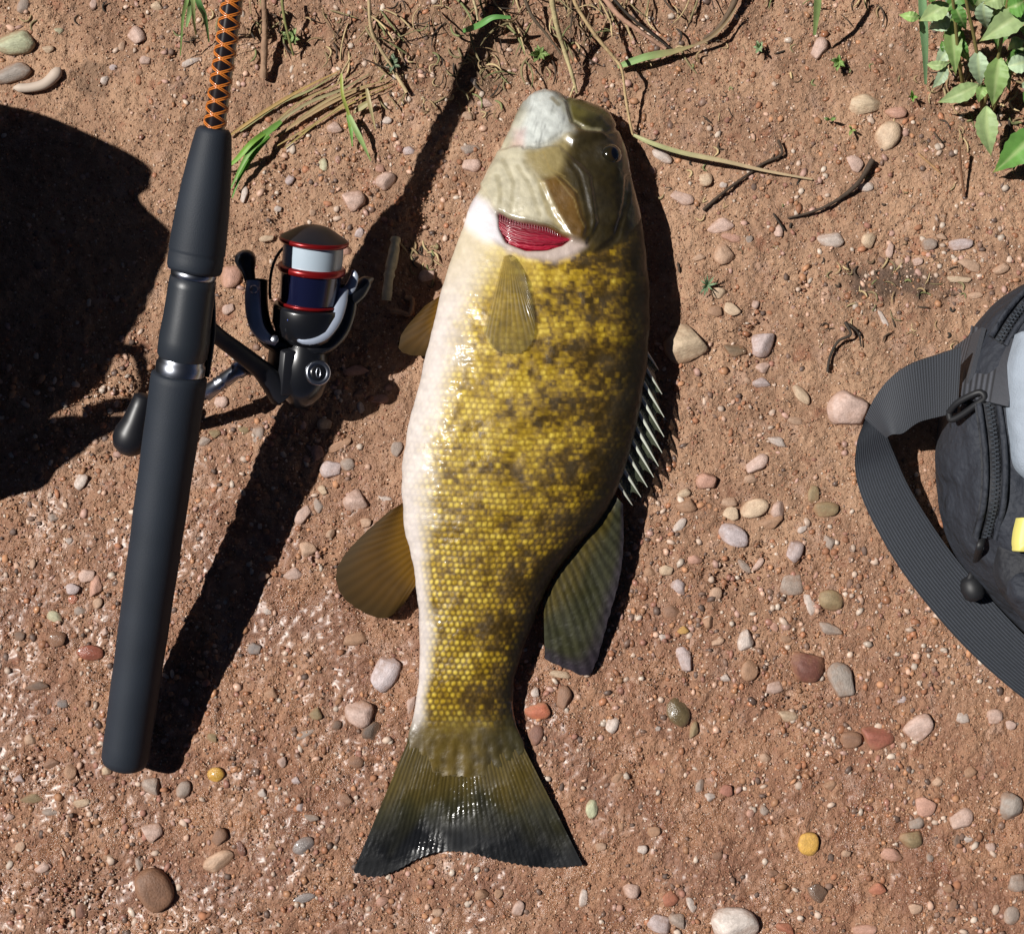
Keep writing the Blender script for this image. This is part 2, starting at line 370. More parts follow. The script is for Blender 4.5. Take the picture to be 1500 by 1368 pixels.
OV = np.array([(1, 0, 0), (-1, 0, 0), (0, 1, 0), (0, -1, 0), (0, 0, 1), (0, 0, -1)], float); OF = np.array([(0, 2, 4), (2, 1, 4), (1, 3, 4), (3, 0, 4), (2, 0, 5), (1, 2, 5), (3, 1, 5), (0, 3, 5)])
nS = 95000; xs = RNG.uniform(-0.37, 0.37, nS); ys = RNG.uniform(-0.33, 0.34, nS); rS = 0.00032*(3.2**(RNG.random(nS)**1.6))
aS = RNG.uniform(0, 6.28, nS); cS, sS = np.cos(aS)[:, None], np.sin(aS)[:, None]; VS = OV[None]*RNG.uniform(0.65, 1.3, (nS, 6, 1))*rS[:, None, None]
tl = RNG.normal(0, 0.5, (nS, 1)); VS = np.stack([VS[..., 0]*cS-VS[..., 1]*sS, VS[..., 0]*sS+VS[..., 1]*cS, VS[..., 2]*0.8+VS[..., 0]*tl], -1)
VS += np.stack([xs, ys, gz(xs, ys)+0.0011*fbm(xs*75, ys*75, 23, 2)+0.0012*fbm(xs*150, ys*150, 21, 2)+0.0002], -1)[:, None]
palS = lin([(180, 140, 108), (164, 122, 92), (152, 108, 82), (192, 158, 130), (136, 96, 72), (204, 178, 156), (168, 118, 94), (104, 76, 60)])
CS = palS[RNG.integers(0, len(palS), nS)]*RNG.uniform(0.8, 1.12, (nS, 1)); TS = (OF[None]+6*np.arange(nS)[:, None, None]).reshape(-1, 3)
T1 = np.concatenate([T1, TS+len(V1)]); V1 = np.concatenate([V1, VS.reshape(-1, 3)]); C1 = np.concatenate([C1, np.repeat(CS, 6, 0)])
g_o = link('grit', make_mesh('grit', V1, [T1], C1, None, False), M['grit']); tag(g_o, 'fine mixed grit scattered over the damp red sand', 'grit', kind='stuff')

# ---------------------------------------------------------------- pebbles
import bmesh
def pebble_mesh(k):
    bm = bmesh.new(); bmesh.ops.create_icosphere(bm, subdivisions=3, radius=1.0); rr = np.random.default_rng(100+k)
    V = np.array([v.co[:] for v in bm.verts])
    if k % 2 == 0:
        e = rr.uniform(0.75, 1.0, 3); V = np.sign(V)*np.abs(V)**e
        V *= (1+0.10*fbm(V[:, 0]*1.3+V[:, 2]*.7, V[:, 1]*1.3-V[:, 2]*.4, k, 2))[:, None]
    ncut = (2, 9, 3, 8, 1, 10, 4, 7, 2, 8)[k]
    for _ in range(ncut):
        n = rr.normal(size=3); n[2] *= 0.8; n /= np.linalg.norm(n); d = rr.uniform(0.55, 0.85); t = V@n-d
        V = V-np.where(t > 0, t*0.93, 0)[:, None]*n
    V *= (1+0.035*fbm(V[:, 0]*4+V[:, 2]*2, V[:, 1]*4-V[:, 2]*3, k+7, 2))[:, None]
    V[:, 0] /= np.abs(V[:, 0]).max(); V[:, 1] /= np.abs(V[:, 1]).max(); V[:, 2] /= np.abs(V[:, 2]).max()
    for v, c in zip(bm.verts, V): v.co = c
    me = bpy.data.meshes.new('pebble'); bm.to_mesh(me); bm.free()
    for p in me.polygons: p.use_smooth = True
    me.materials.append(M['pebble']); mw = me.copy(); mw.materials.clear(); mw.materials.append(M['pebble_wet'])
    return me, mw
PEB = [pebble_mesh(k) for k in range(10)]
PAL = dict(white=((222, 212, 204), 'whitish'), cream=((212, 190, 160), 'cream'), beige=((196, 164, 138), 'beige'), pink=((200, 152, 134), 'pink'), pinkw=((212, 184, 172), 'pinkish white'),
           lav=((202, 190, 192), 'lavender white'), grey=((158, 150, 142), 'grey'), tan=((166, 128, 98), 'tan'), olive=((128, 118, 78), 'olive'), brown=((126, 90, 68), 'brown'),
           dark=((78, 68, 60), 'dark grey'), red=((150, 84, 68), 'dull red'), orange=((178, 96, 66), 'orange red'), amber=((206, 160, 66), 'amber yellow'), green=((190, 196, 162), 'pale greenish'),
           blueg=((122, 128, 132), 'blue grey'), darkred=((104, 54, 46), 'dark red'), wolive=((82, 76, 50), 'dark olive'))
# px, py, length px, breadth px, angle deg, colour, [shape], [wet]
PB = '''1116 561 28 16 0 lav;1173 578 36 16 -50 cream;1165 616 26 13 -10 beige;1140 646 32 15 -20 white;1106 680 42 23 35 pinkw;1100 702 26 14 5 beige;1036 706 34 27 0 pink;1001 722 22 13 10 cream;1007 739 34 24 0 tan;995 770 28 13 50 white
1068 735 25 15 0 beige;1071 752 25 21 0 cream;1074 784 48 30 -30 lav;1105 744 42 27 20 cream;1140 747 27 20 70 pinkw;1128 764 38 22 20 tan;1176 775 18 11 30 white;1163 807 34 25 65 lav;1216 794 25 18 -60 grey;1192 724 27 18 80 olive;1210 747 38 24 0 olive
1090 829 26 11 -45 grey;1110 827 27 10 50 pinkw;1017 820 24 15 0 pink;977 836 23 19 0 cream;951 838 18 15 0 tan;994 860 27 20 -50 lav;1048 870 22 18 60 beige;983 896 28 22 0 brown;1160 855 38 34 0 grey;1187 885 35 15 -70 white;1217 879 38 30 -20 olive;1213 922 40 18 -20 grey
1001 922 19 13 10 amber;1093 940 36 26 80 white;1050 940 22 11 20 beige;970 934 13 11 0 white;1000 956 24 18 0 lav;1005 505 66 60 10 cream 3;1117 503 44 36 60 lav;1117 540 24 18 20 pinkw;1075 513 36 20 -10 wolive;1244 602 66 58 -5 pinkw 1;1071 454 28 18 -25 cream;1052 430 22 17 0 cream;1094 557 12 9 0 beige
1057 329 44 24 15 pinkw;1059 372 37 31 -60 beige;1024 376 22 12 15 beige;1217 351 40 23 -5 white;997 289 40 21 -20 pinkw;970 230 34 15 -30 white;1032 263 26 21 0 cream;1060 272 13 11 0 white;1069 347 34 15 -15 pink;1047 456 25 17 0 tan;1299 200 46 36 60 cream;1273 351 30 22 60 cream
1252 240 30 22 -40 pinkw;1268 274 26 15 5 white;1304 366 26 13 80 pinkw;1361 359 23 19 0 grey;1376 345 30 11 -15 beige;1407 359 38 18 5 lav;1420 389 38 17 -20 beige;1404 410 48 12 -3 cream;1428 433 23 10 5 beige;1466 394 26 15 20 beige;1455 458 30 22 20 cream;1318 384 15 12 30 beige;1293 466 34 9 -60 white;1380 317 11 9 0 beige
1267 155 54 33 8 cream;1313 165 34 19 0 pink;1198 73 38 24 65 pinkw 1;1181 975 58 47 -20 darkred 5;1232 999 60 42 -65 grey 1;1153 1048 32 18 -10 cream;1283 1079 52 38 -10 red 3;1246 1084 32 26 0 brown;1346 1067 48 36 35 pinkw 7;1456 1050 25 24 0 pinkw;1410 1050 21 18 0 white;1480 1062 17 14 0 pinkw;1134 1006 28 19 10 pinkw;1098 982 31 26 80 tan
1319 1024 17 13 20 lav;1478 1181 45 37 75 grey;1354 1181 33 30 0 pink;1405 1199 42 30 30 pinkw 1;1340 1205 27 20 20 grey;1335 1228 36 27 0 olive;1184 1235 34 30 80 amber 4;1305 1252 34 20 -15 pink;1362 1255 15 11 -60 grey;1198 1306 30 25 -50 dark w;1286 1300 28 19 10 orange;1489 1291 29 28 0 grey;1481 1340 28 23 70 grey;1417 1228 17 13 0 white
1402 1230 21 12 80 dark;1152 1360 32 18 -25 orange;1266 1363 38 18 5 pink;1075 1355 70 52 0 white 2;1372 1145 19 14 40 beige;993 1042 44 32 -65 wolive 0 w;1016 1070 27 14 75 olive;896 1061 25 20 70 white;963 1067 12 10 0 white;788 1041 38 24 0 orange;824 1023 38 24 80 brown 1;784 1014 16 13 90 white;784 1076 30 22 70 darkred
867 1184 28 18 85 green;940 1243 17 15 0 white;1025 1151 21 12 70 grey;1039 1168 18 14 0 white;1064 1157 21 18 0 red;925 1303 28 23 -20 pinkw;981 1315 25 23 30 orange;1013 1324 26 12 -65 white;966 1351 35 28 -20 lav;993 1348 30 24 -30 grey;855 1315 27 13 80 white;1049 1252 19 17 0 brown;820 987 32 11 -10 cream;1003 970 36 23 -75 lav;1063 993 15 12 0 white
316 1134 25 21 10 amber 0 w;385 1160 15 14 0 white;434 1143 14 12 0 lav;320 1261 48 25 30 beige 2;320 1226 29 24 60 brown;269 1156 27 20 60 grey;440 1182 13 11 60 lav;455 1197 24 11 -10 grey;353 1240 26 14 -70 darkred w;445 1238 34 22 30 blueg 0 w;444 1315 36 13 15 blueg 0 w;227 1302 64 50 -60 brown 4;222 1218 33 29 0 pinkw 3
223 1151 31 27 -30 grey;156 1129 15 13 0 cream;120 1176 25 13 8 cream;49 1168 36 15 5 olive;76 1189 28 11 0 grey;45 1083 20 17 0 beige;76 1117 25 15 20 brown;204 1266 21 13 -70 grey;120 1334 25 17 80 darkred;29 1141 16 13 0 lav;118 705 26 18 60 white;78 760 18 15 0 grey;101 792 13 11 0 white;80 904 27 17 -30 green;107 863 22 17 0 lav
129 844 30 23 10 pinkw;107 878 15 13 0 orange w;140 860 34 20 80 pink;143 883 17 14 60 beige;133 956 38 22 -5 red 0 w;84 937 28 24 0 brown w;117 895 19 15 20 grey;56 1003 38 14 8 dark;29 932 18 15 0 dark;92 1030 17 13 0 blueg;323 588 23 20 0 pinkw 1;477 622 24 19 0 cream;497 653 42 13 25 tan;466 663 25 20 -80 pink;449 673 11 10 0 pink
487 688 36 29 10 lav;509 680 22 19 0 grey;473 719 18 14 -50 cream;445 753 34 22 50 pinkw;468 741 25 16 -70 grey;522 734 38 35 0 pinkw 3;449 806 29 25 -10 beige;431 839 32 20 10 pinkw;387 843 19 14 20 beige;529 597 19 11 -75 white;572 569 19 12 0 pink;555 584 32 16 5 pink;563 730 22 9 -10 white;581 657 25 18 80 grey;377 637 27 19 80 grey
357 630 19 16 0 olive;300 646 20 15 30 grey;314 635 19 14 0 olive;536 766 18 15 0 beige;484 782 16 11 50 beige;397 818 18 10 0 grey;527 579 19 14 0 tan;563 986 54 40 60 lav 7;527 1044 44 38 -30 pinkw 2;544 1071 32 23 50 dark 2;374 951 23 20 0 blueg;520 935 36 20 10 tan;464 1044 21 20 0 olive;447 1073 32 13 30 grey;398 1014 23 20 0 tan
601 1030 31 15 75 pinkw;522 1114 23 20 0 brown;393 896 15 12 0 white;312 1080 18 15 -30 olive;493 1062 16 13 40 dark;517 294 36 34 0 pinkw 3;565 266 32 24 30 pinkw;491 188 24 19 0 pinkw;473 242 21 14 -80 green;424 217 20 15 40 white;413 204 16 13 0 tan;567 177 15 11 0 white;600 222 22 14 0 lav;689 242 32 23 0 pinkw;687 221 32 17 5 grey;711 152 24 14 0 pinkw
686 170 21 15 0 beige;357 287 29 11 80 white;408 307 13 11 0 white;457 311 13 12 60 beige;392 350 25 11 10 cream;557 247 15 13 0 pink;627 405 28 21 10 pinkw;507 368 17 15 0 pink;527 342 17 13 60 lav;424 264 16 13 50 lav;338 405 36 30 70 pink;524 543 42 16 5 pink;336 453 22 18 30 pinkw;24 64 58 36 8 green 2;16 108 64 27 15 grey 2;200 54 29 25 -50 pinkw
214 90 19 16 0 pinkw;179 68 19 11 80 beige;154 118 17 12 60 white;166 100 12 10 0 lav;70 73 19 13 0 cream;86 46 15 12 0 green;230 10 18 16 0 cream;280 91 34 11 25 white;34 10 24 17 60 grey;138 5 18 13 80 pinkw;203 106 14 10 0 tan;62 1270 22 15 20 pinkw;30 1240 18 14 60 beige;160 1255 17 12 0 tan;400 1240 16 12 0 tan
705 1310 22 16 10 tan;760 1330 24 17 60 pinkw;640 1335 18 14 0 beige;560 1320 20 15 30 pink;880 1240 17 13 0 beige;905 1140 20 14 40 tan;1120 1110 18 14 0 beige;1215 1150 20 15 20 tan;1100 1190 17 13 60 pink;1130 1280 19 14 0 brown;1240 1250 16 12 0 beige;1420 1130 21 16 30 tan;1390 1300 18 13 0 tan;1340 1330 22 16 10 beige;1450 1240 18 14 0 pinkw'''
def zone(x, y):
    if x < 250 and y < 700: return 'on dry sand beyond the orange-wrapped rod shaft'
    if x < 300 and y < 1035: return 'beside the rear rod grip'
    if x < 300: return 'on wet grit around the rod butt'
    if x < 620 and y < 560: return 'between the reel and the fish head'
    if x < 620 and y < 860: return "between the rod's shadow and the anal fin"
    if x < 620 and y < 1160: return "between the rod butt's shadow and the tail fin"
    if x < 620: return 'on wet grit past the tail fin and rod butt'
    if x < 900 and y < 300: return "near the fish's mouth"
    if y > 960 and x < 1100: return 'on damp sand beyond the tail fin edge'
    if y > 960: return "below the bag's long strap"
    if y < 300 and x > 1180: return 'near the green leafy plant'
    if y < 480 and x > 1230: return 'between the leafy plant and the black bag'
    if y < 560: return 'beside the fish head shadow'
    if x < 1060: return 'beside the spiny dorsal fin'
    return 'between the dorsal fin and the bag strap'
SPECIAL = {(1005, 505): 'large rounded cream stone touching the shadow beside the dorsal fin', (1244, 602): 'flat square pinkish white stone tucked against the bag strap loop', (1075, 1355): 'large whitish stone with a broad flat top lying on damp sand',
           (1184, 1235): 'round amber yellow pebble on damp sand', (1181, 975): 'dark red pebble with pale veins near the triangular grey stone', (1232, 999): 'triangular grey stone beside the dark red veined pebble',
           (993, 1042): 'wet dark olive teardrop pebble beyond the soft dorsal fin', (316, 1134): 'wet amber yellow pebble near the rod butt', (227, 1302): 'brown oval disc pebble lying past the rod butt', (24, 64): 'pale greenish oblong stone lying against a grey stone',
           (16, 108): 'long grey stone lying beside the pale greenish oblong stone', (563, 986): 'pointed lavender white stone beside the tail stem of the fish', (527, 1044): 'pinkish cream pebble overlapping a dark grey pebble', (544, 1071): 'dark grey pebble tucked under a pinkish cream pebble',
           (1283, 1079): 'dull red blocky pebble beside a brown pebble', (1346, 1067): 'pinkish white angular pebble with a hollow top', (867, 1184): 'pale greenish oval pebble beside the tail fin', (1267, 155): 'largest cream pebble near the green leafy plant',
           (1074, 784): 'large lavender white pebble at the foot of a pebble cluster', (788, 1041): 'orange red pebble beside the tail stem of the fish', (133, 956): 'wet red brown pebble beside the rear rod grip', (320, 1261): 'half-moon beige pebble on wet grit near the brown disc pebble',
           (1106, 680): 'long pinkish white pebble standing over the pebble cluster', (1478, 1181): 'broad grey stone alone on damp sand under the strap'}
rp = random.Random(5)
entries = []
for tok in PB.replace('\n', ';').split(';'):
    f = tok.split(); x, y, l, w, a = (float(v) for v in f[:5]); shp = None; wet = 'w' in f[6:]
    for q in f[6:]:
        if q.isdigit(): shp = int(q)
    entries.append((x, y, l, w, a, f[5], shp, wet))
def add_pebble(x, y, l, w, a, cname, shp, wet, label=None):
    k = shp if shp is not None else rp.choice((0, 1, 1, 3, 3, 5, 5, 7, 7, 9, 9, 2, 6, 8))
    o = bpy.data.objects.new('pebble', PEB[k][1 if wet else 0]); COL.objects.link(o)
    hz = 0.36*w*MMPX*rp.uniform(0.65, 1.05)
    p = GW(x, y, 0.0); o.location = (p[0], p[1], p[2]+hz*rp.uniform(0.02, 0.28))
    o.scale = (l*MMPX/2*1.04, w*MMPX/2*1.04, hz); o.rotation_euler = (rp.uniform(-.12, .12), rp.uniform(-.12, .12), math.radians(a)+rp.choice((0, math.pi)))
    mu = 0.10 if label is None and (int(x), int(y)) in SPECIAL else 0.32; c = (lin(PAL[cname][0])*(1-mu)+lin((172, 138, 118))*mu)*rp.uniform(0.85, 1.02); o.color = (float(c[0]), float(c[1]), float(c[2]), 1)
    size = 'large' if l*w > 1500 else ('small' if l*w < 330 else 'mid-sized'); shape = 'elongated' if l/w > 1.75 else ('round' if l/w < 1.22 else 'oval')
    z = zone(x, y)
    tag(o, label or SPECIAL.get((int(x), int(y))) or f'{size} {shape} {"wet " if wet else ""}{PAL[cname][1]} pebble {z}', 'pebble', f'{size} {shape} {"wet " if wet else ""}{PAL[cname][1]} pebbles {z}')
    return o
clus = [(1110, 740), (1190, 870), (1340, 1210), (480, 700), (110, 860), (320, 640), (500, 240), (1060, 360), (960, 880), (440, 760), (60, 1170), (1380, 380)]
for q in range(52):
    cx, cy = clus[q % len(clus)] if q % 3 else (rp.uniform(20, 1480), rp.uniform(1130, 1360))
    x, y = cx+rp.gauss(0, 42), cy+rp.gauss(0, 36); l_ = rp.uniform(12, 22)
    if min((x-e[0])**2+(y-e[1])**2-(e[2]*0.62+l_*0.5)**2 for e in entries) < 0 or (590 < x < 960 and y < 1140) or (520 < x < 860 and 1050 < y < 1290): continue
    entries.append((round(x), round(y), l_, l_*rp.uniform(0.5, 0.85), rp.uniform(0, 180), rp.choice(('pinkw', 'beige', 'tan', 'pink', 'grey', 'brown', 'pinkw', 'tan')), None, False))
made = [(add_pebble(*e), e[2]*e[3]) for e in entries]
byl = {}
for o, a in made: byl.setdefault(o['label'], []).append((a, o))
for lab, lst in byl.items():
    lst.sort(key=lambda q: -q[0]); n = len(lst); words = {2: ('larger', 'smaller'), 3: ('largest', 'middle', 'smallest')}.get(n)
    if n > 1 and words is None: words = ('largest',)+(None,)*(n-2)+('smallest',)
    for k in range(n if n > 1 else 0):
        if words[k] and (k == 0 and lst[0][0] > lst[1][0]*1.06 or k > 0 and lst[k][0] < lst[k-1][0]*0.95): lst[k][1]['label'] = words[k]+' '+lab

# ================================================================ FISH
LP = np.array([(131, 797), (134, 785), (140, 775), (150, 769), (165, 761), (190, 750), (220, 735), (265, 712), (295, 691), (312, 684), (330, 680), (370, 664), (420, 648), (470, 637), (510, 627), (580, 610), (630, 597), (680, 590), (720, 588), (770, 592), (810, 601), (850, 609), (900, 613), (950, 615), (1000, 613), (1040, 607), (1070, 600), (1095, 596), (1115, 600), (1128, 625)], float)
RP = np.array([(131, 799), (134, 814), (140, 826), (144, 836), (148, 858), (156, 882), (166, 894), (180, 902), (195, 907), (220, 917), (265, 927), (310, 938), (370, 947), (420, 951), (470, 952), (540, 947), (590, 939), (640, 929), (690, 915), (730, 899), (765, 875), (800, 845), (835, 815), (870, 797), (900, 785), (950, 766), (1000, 752), (1040, 750), (1070, 758), (1095, 768), (1115, 764), (1128, 735)], float)
TP = np.array([(131, 6), (136, 12), (150, 19), (180, 27), (220, 34), (270, 39), (330, 43), (400, 46), (500, 48), (600, 47), (700, 44), (780, 39), (850, 34), (930, 27), (1000, 20), (1050, 12), (1080, 6), (1105, 2.2), (1128, 0.6)], float)
yy = np.linspace(131, 1128, 998)
def smooth1(a, k=7):
    n = len(a); p = np.pad(a, k, mode='edge'); w = np.hanning(2*k+1); w /= w.sum(); return np.convolve(p, w, 'same')[k:k+n]
def sm_head(a, k):          # keep the snout crisp
    s = smooth1(a, k); t = sstep(6, 40, np.arange(len(a))); return a*(1-t)+s*t
Lx = sm_head(np.interp(yy, LP[:, 0], LP[:, 1]), 12); Rx = sm_head(np.interp(yy, RP[:, 0], RP[:, 1]), 12); Tz = sm_head(np.interp(yy, TP[:, 0], TP[:, 1]), 25)*0.001
def frow(py): return np.interp(py, yy, Lx), np.interp(py, yy, Rx), np.interp(py, yy, Tz)
EXC, EXS = 0.92, 0.92
def zcen(t, py): return 0.001+np.maximum(t*0.5, 0.0056*sstep(900, 1060, py))
def body_z(px, py):
    l, r, t = frow(py); m = (l+r)/2; h = np.maximum((r-l)/2, 1e-3)
    c = np.clip(np.abs((px-m)/h), 0, 1)**(1/EXC); s = np.sqrt(np.clip(1-c*c, 0, 1))
    return zcen(t, py)+t*0.5*s**EXS
NV, NU = 580, 340
v = np.linspace(0, 1, NV); rows = 131+997*np.where(v < 0.06, v*v/0.06*0.5+v*0.5, v)
ang = np.linspace(0, 2*math.pi, NU, endpoint=False)
# denser sampling over the visible upper side
ang = ang+0.35*np.sin(ang*2-math.pi)*0
RY, A = np.meshgrid(rows, ang, indexing='ij')
l, r, t = frow(RY); mid = (l+r)/2; hf = (r-l)/2
c, s = np.cos(A), np.sin(A)
FX = mid+hf*np.sign(c)*np.abs(c)**EXC; FZ = zcen(t, RY)+t*0.5*np.sign(s)*np.abs(s)**EXS
top = sstep(-0.35, 0.0, s)
FY = RY+sstep(1050, 1128, RY)*(5*fbm(FX/8, FX*0, 97, 2)+9*np.cos((FX-682)/34)*(s > -2))

def seg_dist(px, py, pts):
    """distance to polyline and parameter"""
    d = np.full(px.shape, 1e9)
    P = np.asarray(pts, float)
    for a, b in zip(P[:-1], P[1:]):
        ab = b-a; tt = np.clip(((px-a[0])*ab[0]+(py-a[1])*ab[1])/(ab@ab), 0, 1)
        d = np.minimum(d, np.hypot(px-a[0]-ab[0]*tt, py-a[1]-ab[1]*tt))
    return d
def poly_sdf(px, py, poly):
    P = np.asarray(poly, float); d = seg_dist(px, py, np.vstack([P, P[:1]])); ins = np.zeros(px.shape, bool)
    for a, b in zip(P, np.roll(P, -1, 0)):
        cond = (a[1] > py) != (b[1] > py)
        xi = (b[0]-a[0])*(py-a[1])/(b[1]-a[1]+1e-12)+a[0]; ins ^= cond & (px < xi)
    return np.where(ins, -d, d)
def zc(pts): return [(650+x/3.697, 110+y/3.697) for x, y in pts]     # head sketch units -> photo pixels
wob = 3.0*fbm(FX/34, FY/34, 44, 3); wx = FX+wob; wy = FY+3.0*fbm(FX/34, FY/34, 48, 3)
def pm(poly, soft): return (1-sstep(-soft, soft, poly_sdf(wx, wy, zc(poly))))*top
def pm2(poly, soft): return pm(poly, soft*2.2)
def st(pts, w): return (1-sstep(w*0.3, w, seg_dist(wx, wy, zc(pts))))*top

# --- scales on the flank
hit = sstep(0, 1, 0)
dX = np.gradient(FX, axis=1); dZ = np.gradient(FZ/MMPX, axis=1); seg = np.hypot(dX, dZ); arc = np.cumsum(seg, 1); iq = NU//4
arc = arc-arc[:, iq:iq+1]
P_, Q_ = 8.6, 9.0
yr = FY+0.10*np.abs(arc)*0.4+1.5*fbm(arc/40, FY/40, 61, 2); kx = arc/Q_+0.25*fbm(arc/50, FY/50, 62, 2)
j = np.floor(yr/P_).astype(int); off = 0.5*(j % 2); i = np.round(kx-off).astype(int)
dx = kx-off-i; dy = yr/P_-j
dd = np.sqrt((dx/0.56)**2+((dy-0.46)/0.62)**2)+0.12*fbm(FX/5, FY/5, 63, 2)
scale_h = np.clip(1-dd**2, 0, 1); net = sstep(0.30, 0.90, dd); rs = chash(i, j, 1)
gill_line = zc([(80, 690), (160, 760), (240, 880), (340, 950), (460, 995), (600, 1010), (720, 975), (850, 960), (980, 900), (1060, 800), (1110, 700), (1150, 640)])
headpoly = [(600, 60), (1100, 60), (1100, 300)]+[p for p in gill_line[::-1]]+[(600, 300)]
hd = poly_sdf(wx, wy, headpoly); head = 1-sstep(-4, 4, hd)
fl = sstep(2, 40, hd)*(1-sstep(1050, 1078, FY))*(0.6+0.4*sstep(420, 760, FY))          # scaled zone
af = np.clip((FX-l)/(r-l), 0, 1)                           # belly 0 .. back 1
# --- flank colour
belly = lin((204, 195, 192)); pale = lin((190, 172, 112)); gold = lin((164, 133, 30)); gold_hi = lin((220, 196, 82)); bronze = lin((94, 71, 24)); dk = lin((44, 34, 14)); black = lin((25, 21, 12))
bl = fbm(FX/75, FY/20, 71, 4); bl2 = fbm(FX/15, FY/13, 72, 3); bl3 = fbm(FX/4.5, FY/4.5, 74, 2); bars = 0.5+0.5*np.sin((FY+22*fbm(FX/60, FY/60, 75, 2))/80*2*math.pi+1.0)
back = sstep(0.30, 0.95, af+0.06*bl)
tone = 0.72+0.36*bl+0.40*bl2+0.42*bl3-0.72*back+0.42*(bars-0.5)*sstep(0.2, 0.5, af)+(rs-0.5)*0.70
cc = mixc(np.broadcast_to(bronze, FX.shape+(3,)), gold, sstep(0.05, 0.80, tone))
cc = mixc(cc, gold_hi, sstep(0.60, 1.15, tone)*0.75*scale_h)
cc = mixc(cc, dk, sstep(0.26, -0.3, tone)*0.85)
cc = mixc(cc, mixc(np.broadcast_to(bronze*0.75, cc.shape), dk, back*0.8+0.2), net*fl*(0.50+0.28*sstep(600, 850, FY)))
cc = mixc(cc, black, sstep(0.80, 0.96, af+0.04*bl2)*0.92)
bw = 0.088+0.03*fbm(FY/50, FX/50, 73, 2)+0.08*sstep(470, 330, FY)+0.02*sstep(850, 700, FY)
pw = 1-sstep(bw*0.75, bw*2.0, af+0.03*bl2+0.02*bl); cc = mixc(cc, mixc(np.broadcast_to(pale, cc.shape), gold_hi, scale_h*0.5)*(1-0.35*net*fl)[..., None], pw*0.5)
cc = mixc(cc, belly*(0.88+0.2*vnoise(FX/7, FY/7, 3)+0.06*bl3)[..., None]*(1-0.05*net*fl)[..., None], (1-sstep(bw*0.4, bw*1.9, af+0.02*bl2))*0.9)
up_front = (1-sstep(360, 470, FY))*(1-sstep(0.25, 0.5, af)); cc = mixc(cc, pale, up_front*0.4)
tailc = mixc(np.broadcast_to(lin((80, 66, 28)), cc.shape), lin((52, 47, 25)), sstep(0.4, 0.95, af)); fan = np.cos(((FX-682)/(60+(FY-1050)*0.55))*26+1.2*bl2); cc = mixc(cc, tailc*(1+0.3*bl2+0.22*fan*sstep(1065, 1100, FY))[..., None], sstep(1030, 1080, FY+8*bl2)*0.95)
cc = np.where((s < -0.15)[..., None], mixc(np.broadcast_to(belly*0.9, cc.shape), tailc, sstep(1020, 1060, FY)), cc)
# --- head colour
hc = np.broadcast_to(lin((98, 80, 36)), cc.shape).copy(); hn = fbm(FX/20, FY/20, 81, 3)
hc = mixc(hc, lin((70, 60, 26)), sstep(-0.2, 0.5, hn)*0.6)
throat = [(440, 190), (350, 290), (270, 400), (190, 590), (150, 660), (280, 750), (400, 790), (600, 800), (600, 720), (520, 560), (450, 470), (450, 380), (480, 260)]
hc = mixc(hc, lin((194, 186, 160)), pm(throat, 10))
hc = mixc(hc, lin((158, 142, 96)), pm([(440, 400), (560, 360), (700, 300), (660, 480), (600, 570), (530, 570), (440, 480)], 8)*0.85)
hc = mixc(hc, lin((50, 42, 19)), pm([(710, 310), (940, 280), (1020, 520), (1080, 820), (980, 900), (850, 960), (770, 880), (740, 700), (650, 560)], 12)*0.85)
hc = mixc(hc, lin((112, 80, 32)), pm([(530, 590), (610, 560), (710, 640), (765, 830), (750, 900), (690, 890), (610, 760)], 8)*0.85)
hc = mixc(hc, lin((176, 160, 116)), pm([(500, 560), (545, 590), (620, 740), (690, 880), (640, 860), (560, 760)], 3)*0.8)
hc = mixc(hc, lin((204, 208, 202)), pm2([(440, 60), (570, 60), (660, 120), (678, 230), (690, 310), (570, 375), (440, 395), (380, 330), (440, 200)], 6))
hc = mixc(hc, lin((96, 88, 40)), pm([(670, 100), (760, 110), (900, 170), (960, 270), (900, 300), (770, 292), (690, 240)], 4))
hc = mixc(hc, lin((54, 48, 18)), pm([(720, 230), (860, 220), (940, 250), (910, 300), (780, 288)], 6)*0.8)
hc = mixc(hc, lin((178, 170, 132)), st([(680, 240), (770, 288), (860, 305)], 4)*0.8)
jaw = pm([(440, 60), (570, 60), (660, 120), (678, 230), (690, 310), (570, 375), (440, 395), (380, 330), (440, 200)], 8)
hc = hc*(1-0.45*jaw*sstep(0.05, 0.75, fbm(FX/5.5+FY/22, FY/24, 86, 3)))[..., None]
hc = mixc(hc, lin((120, 116, 84)), jaw*sstep(0.0, 0.6, fbm(FX/14, FY/20, 87, 2))*sstep(795, 828, FX)*0.6)
hc = mixc(hc, lin((52, 46, 26)), st([(662, 110), (676, 190), (690, 245), (740, 278)], 3.2)*0.8)
hc = mixc(hc, lin((120, 108, 74)), st([(590, 130), (620, 160)], 5)*0.7)
hc = mixc(hc, lin((212, 170, 166)), pm([(380, 300), (440, 290), (430, 390), (360, 400)], 7)*0.5)
for q in ([(330, 470), (380, 600), (360, 740)], [(400, 500), (470, 620), (520, 760)], [(440, 480), (520, 610), (600, 770)], [(300, 560), (310, 660), (300, 730)]):
    hc = mixc(hc, lin((146, 136, 104)), st(q, 5)*0.5)
for q in ([(600, 560), (700, 680), (760, 840)], [(640, 560), (720, 640)], [(540, 420), (580, 520), (660, 560)]):
    hc = mixc(hc, lin((160, 138, 84)), st(q, 1.6)*0.45)
hc = mixc(hc, lin((40, 30, 14)), st([(940, 640), (960, 760), (900, 900), (830, 955)], 7)*0.6)
hc = mixc(hc, lin((34, 29, 14)), sstep(0.80, 0.98, af)*sstep(150, 200, FY)*0.85)
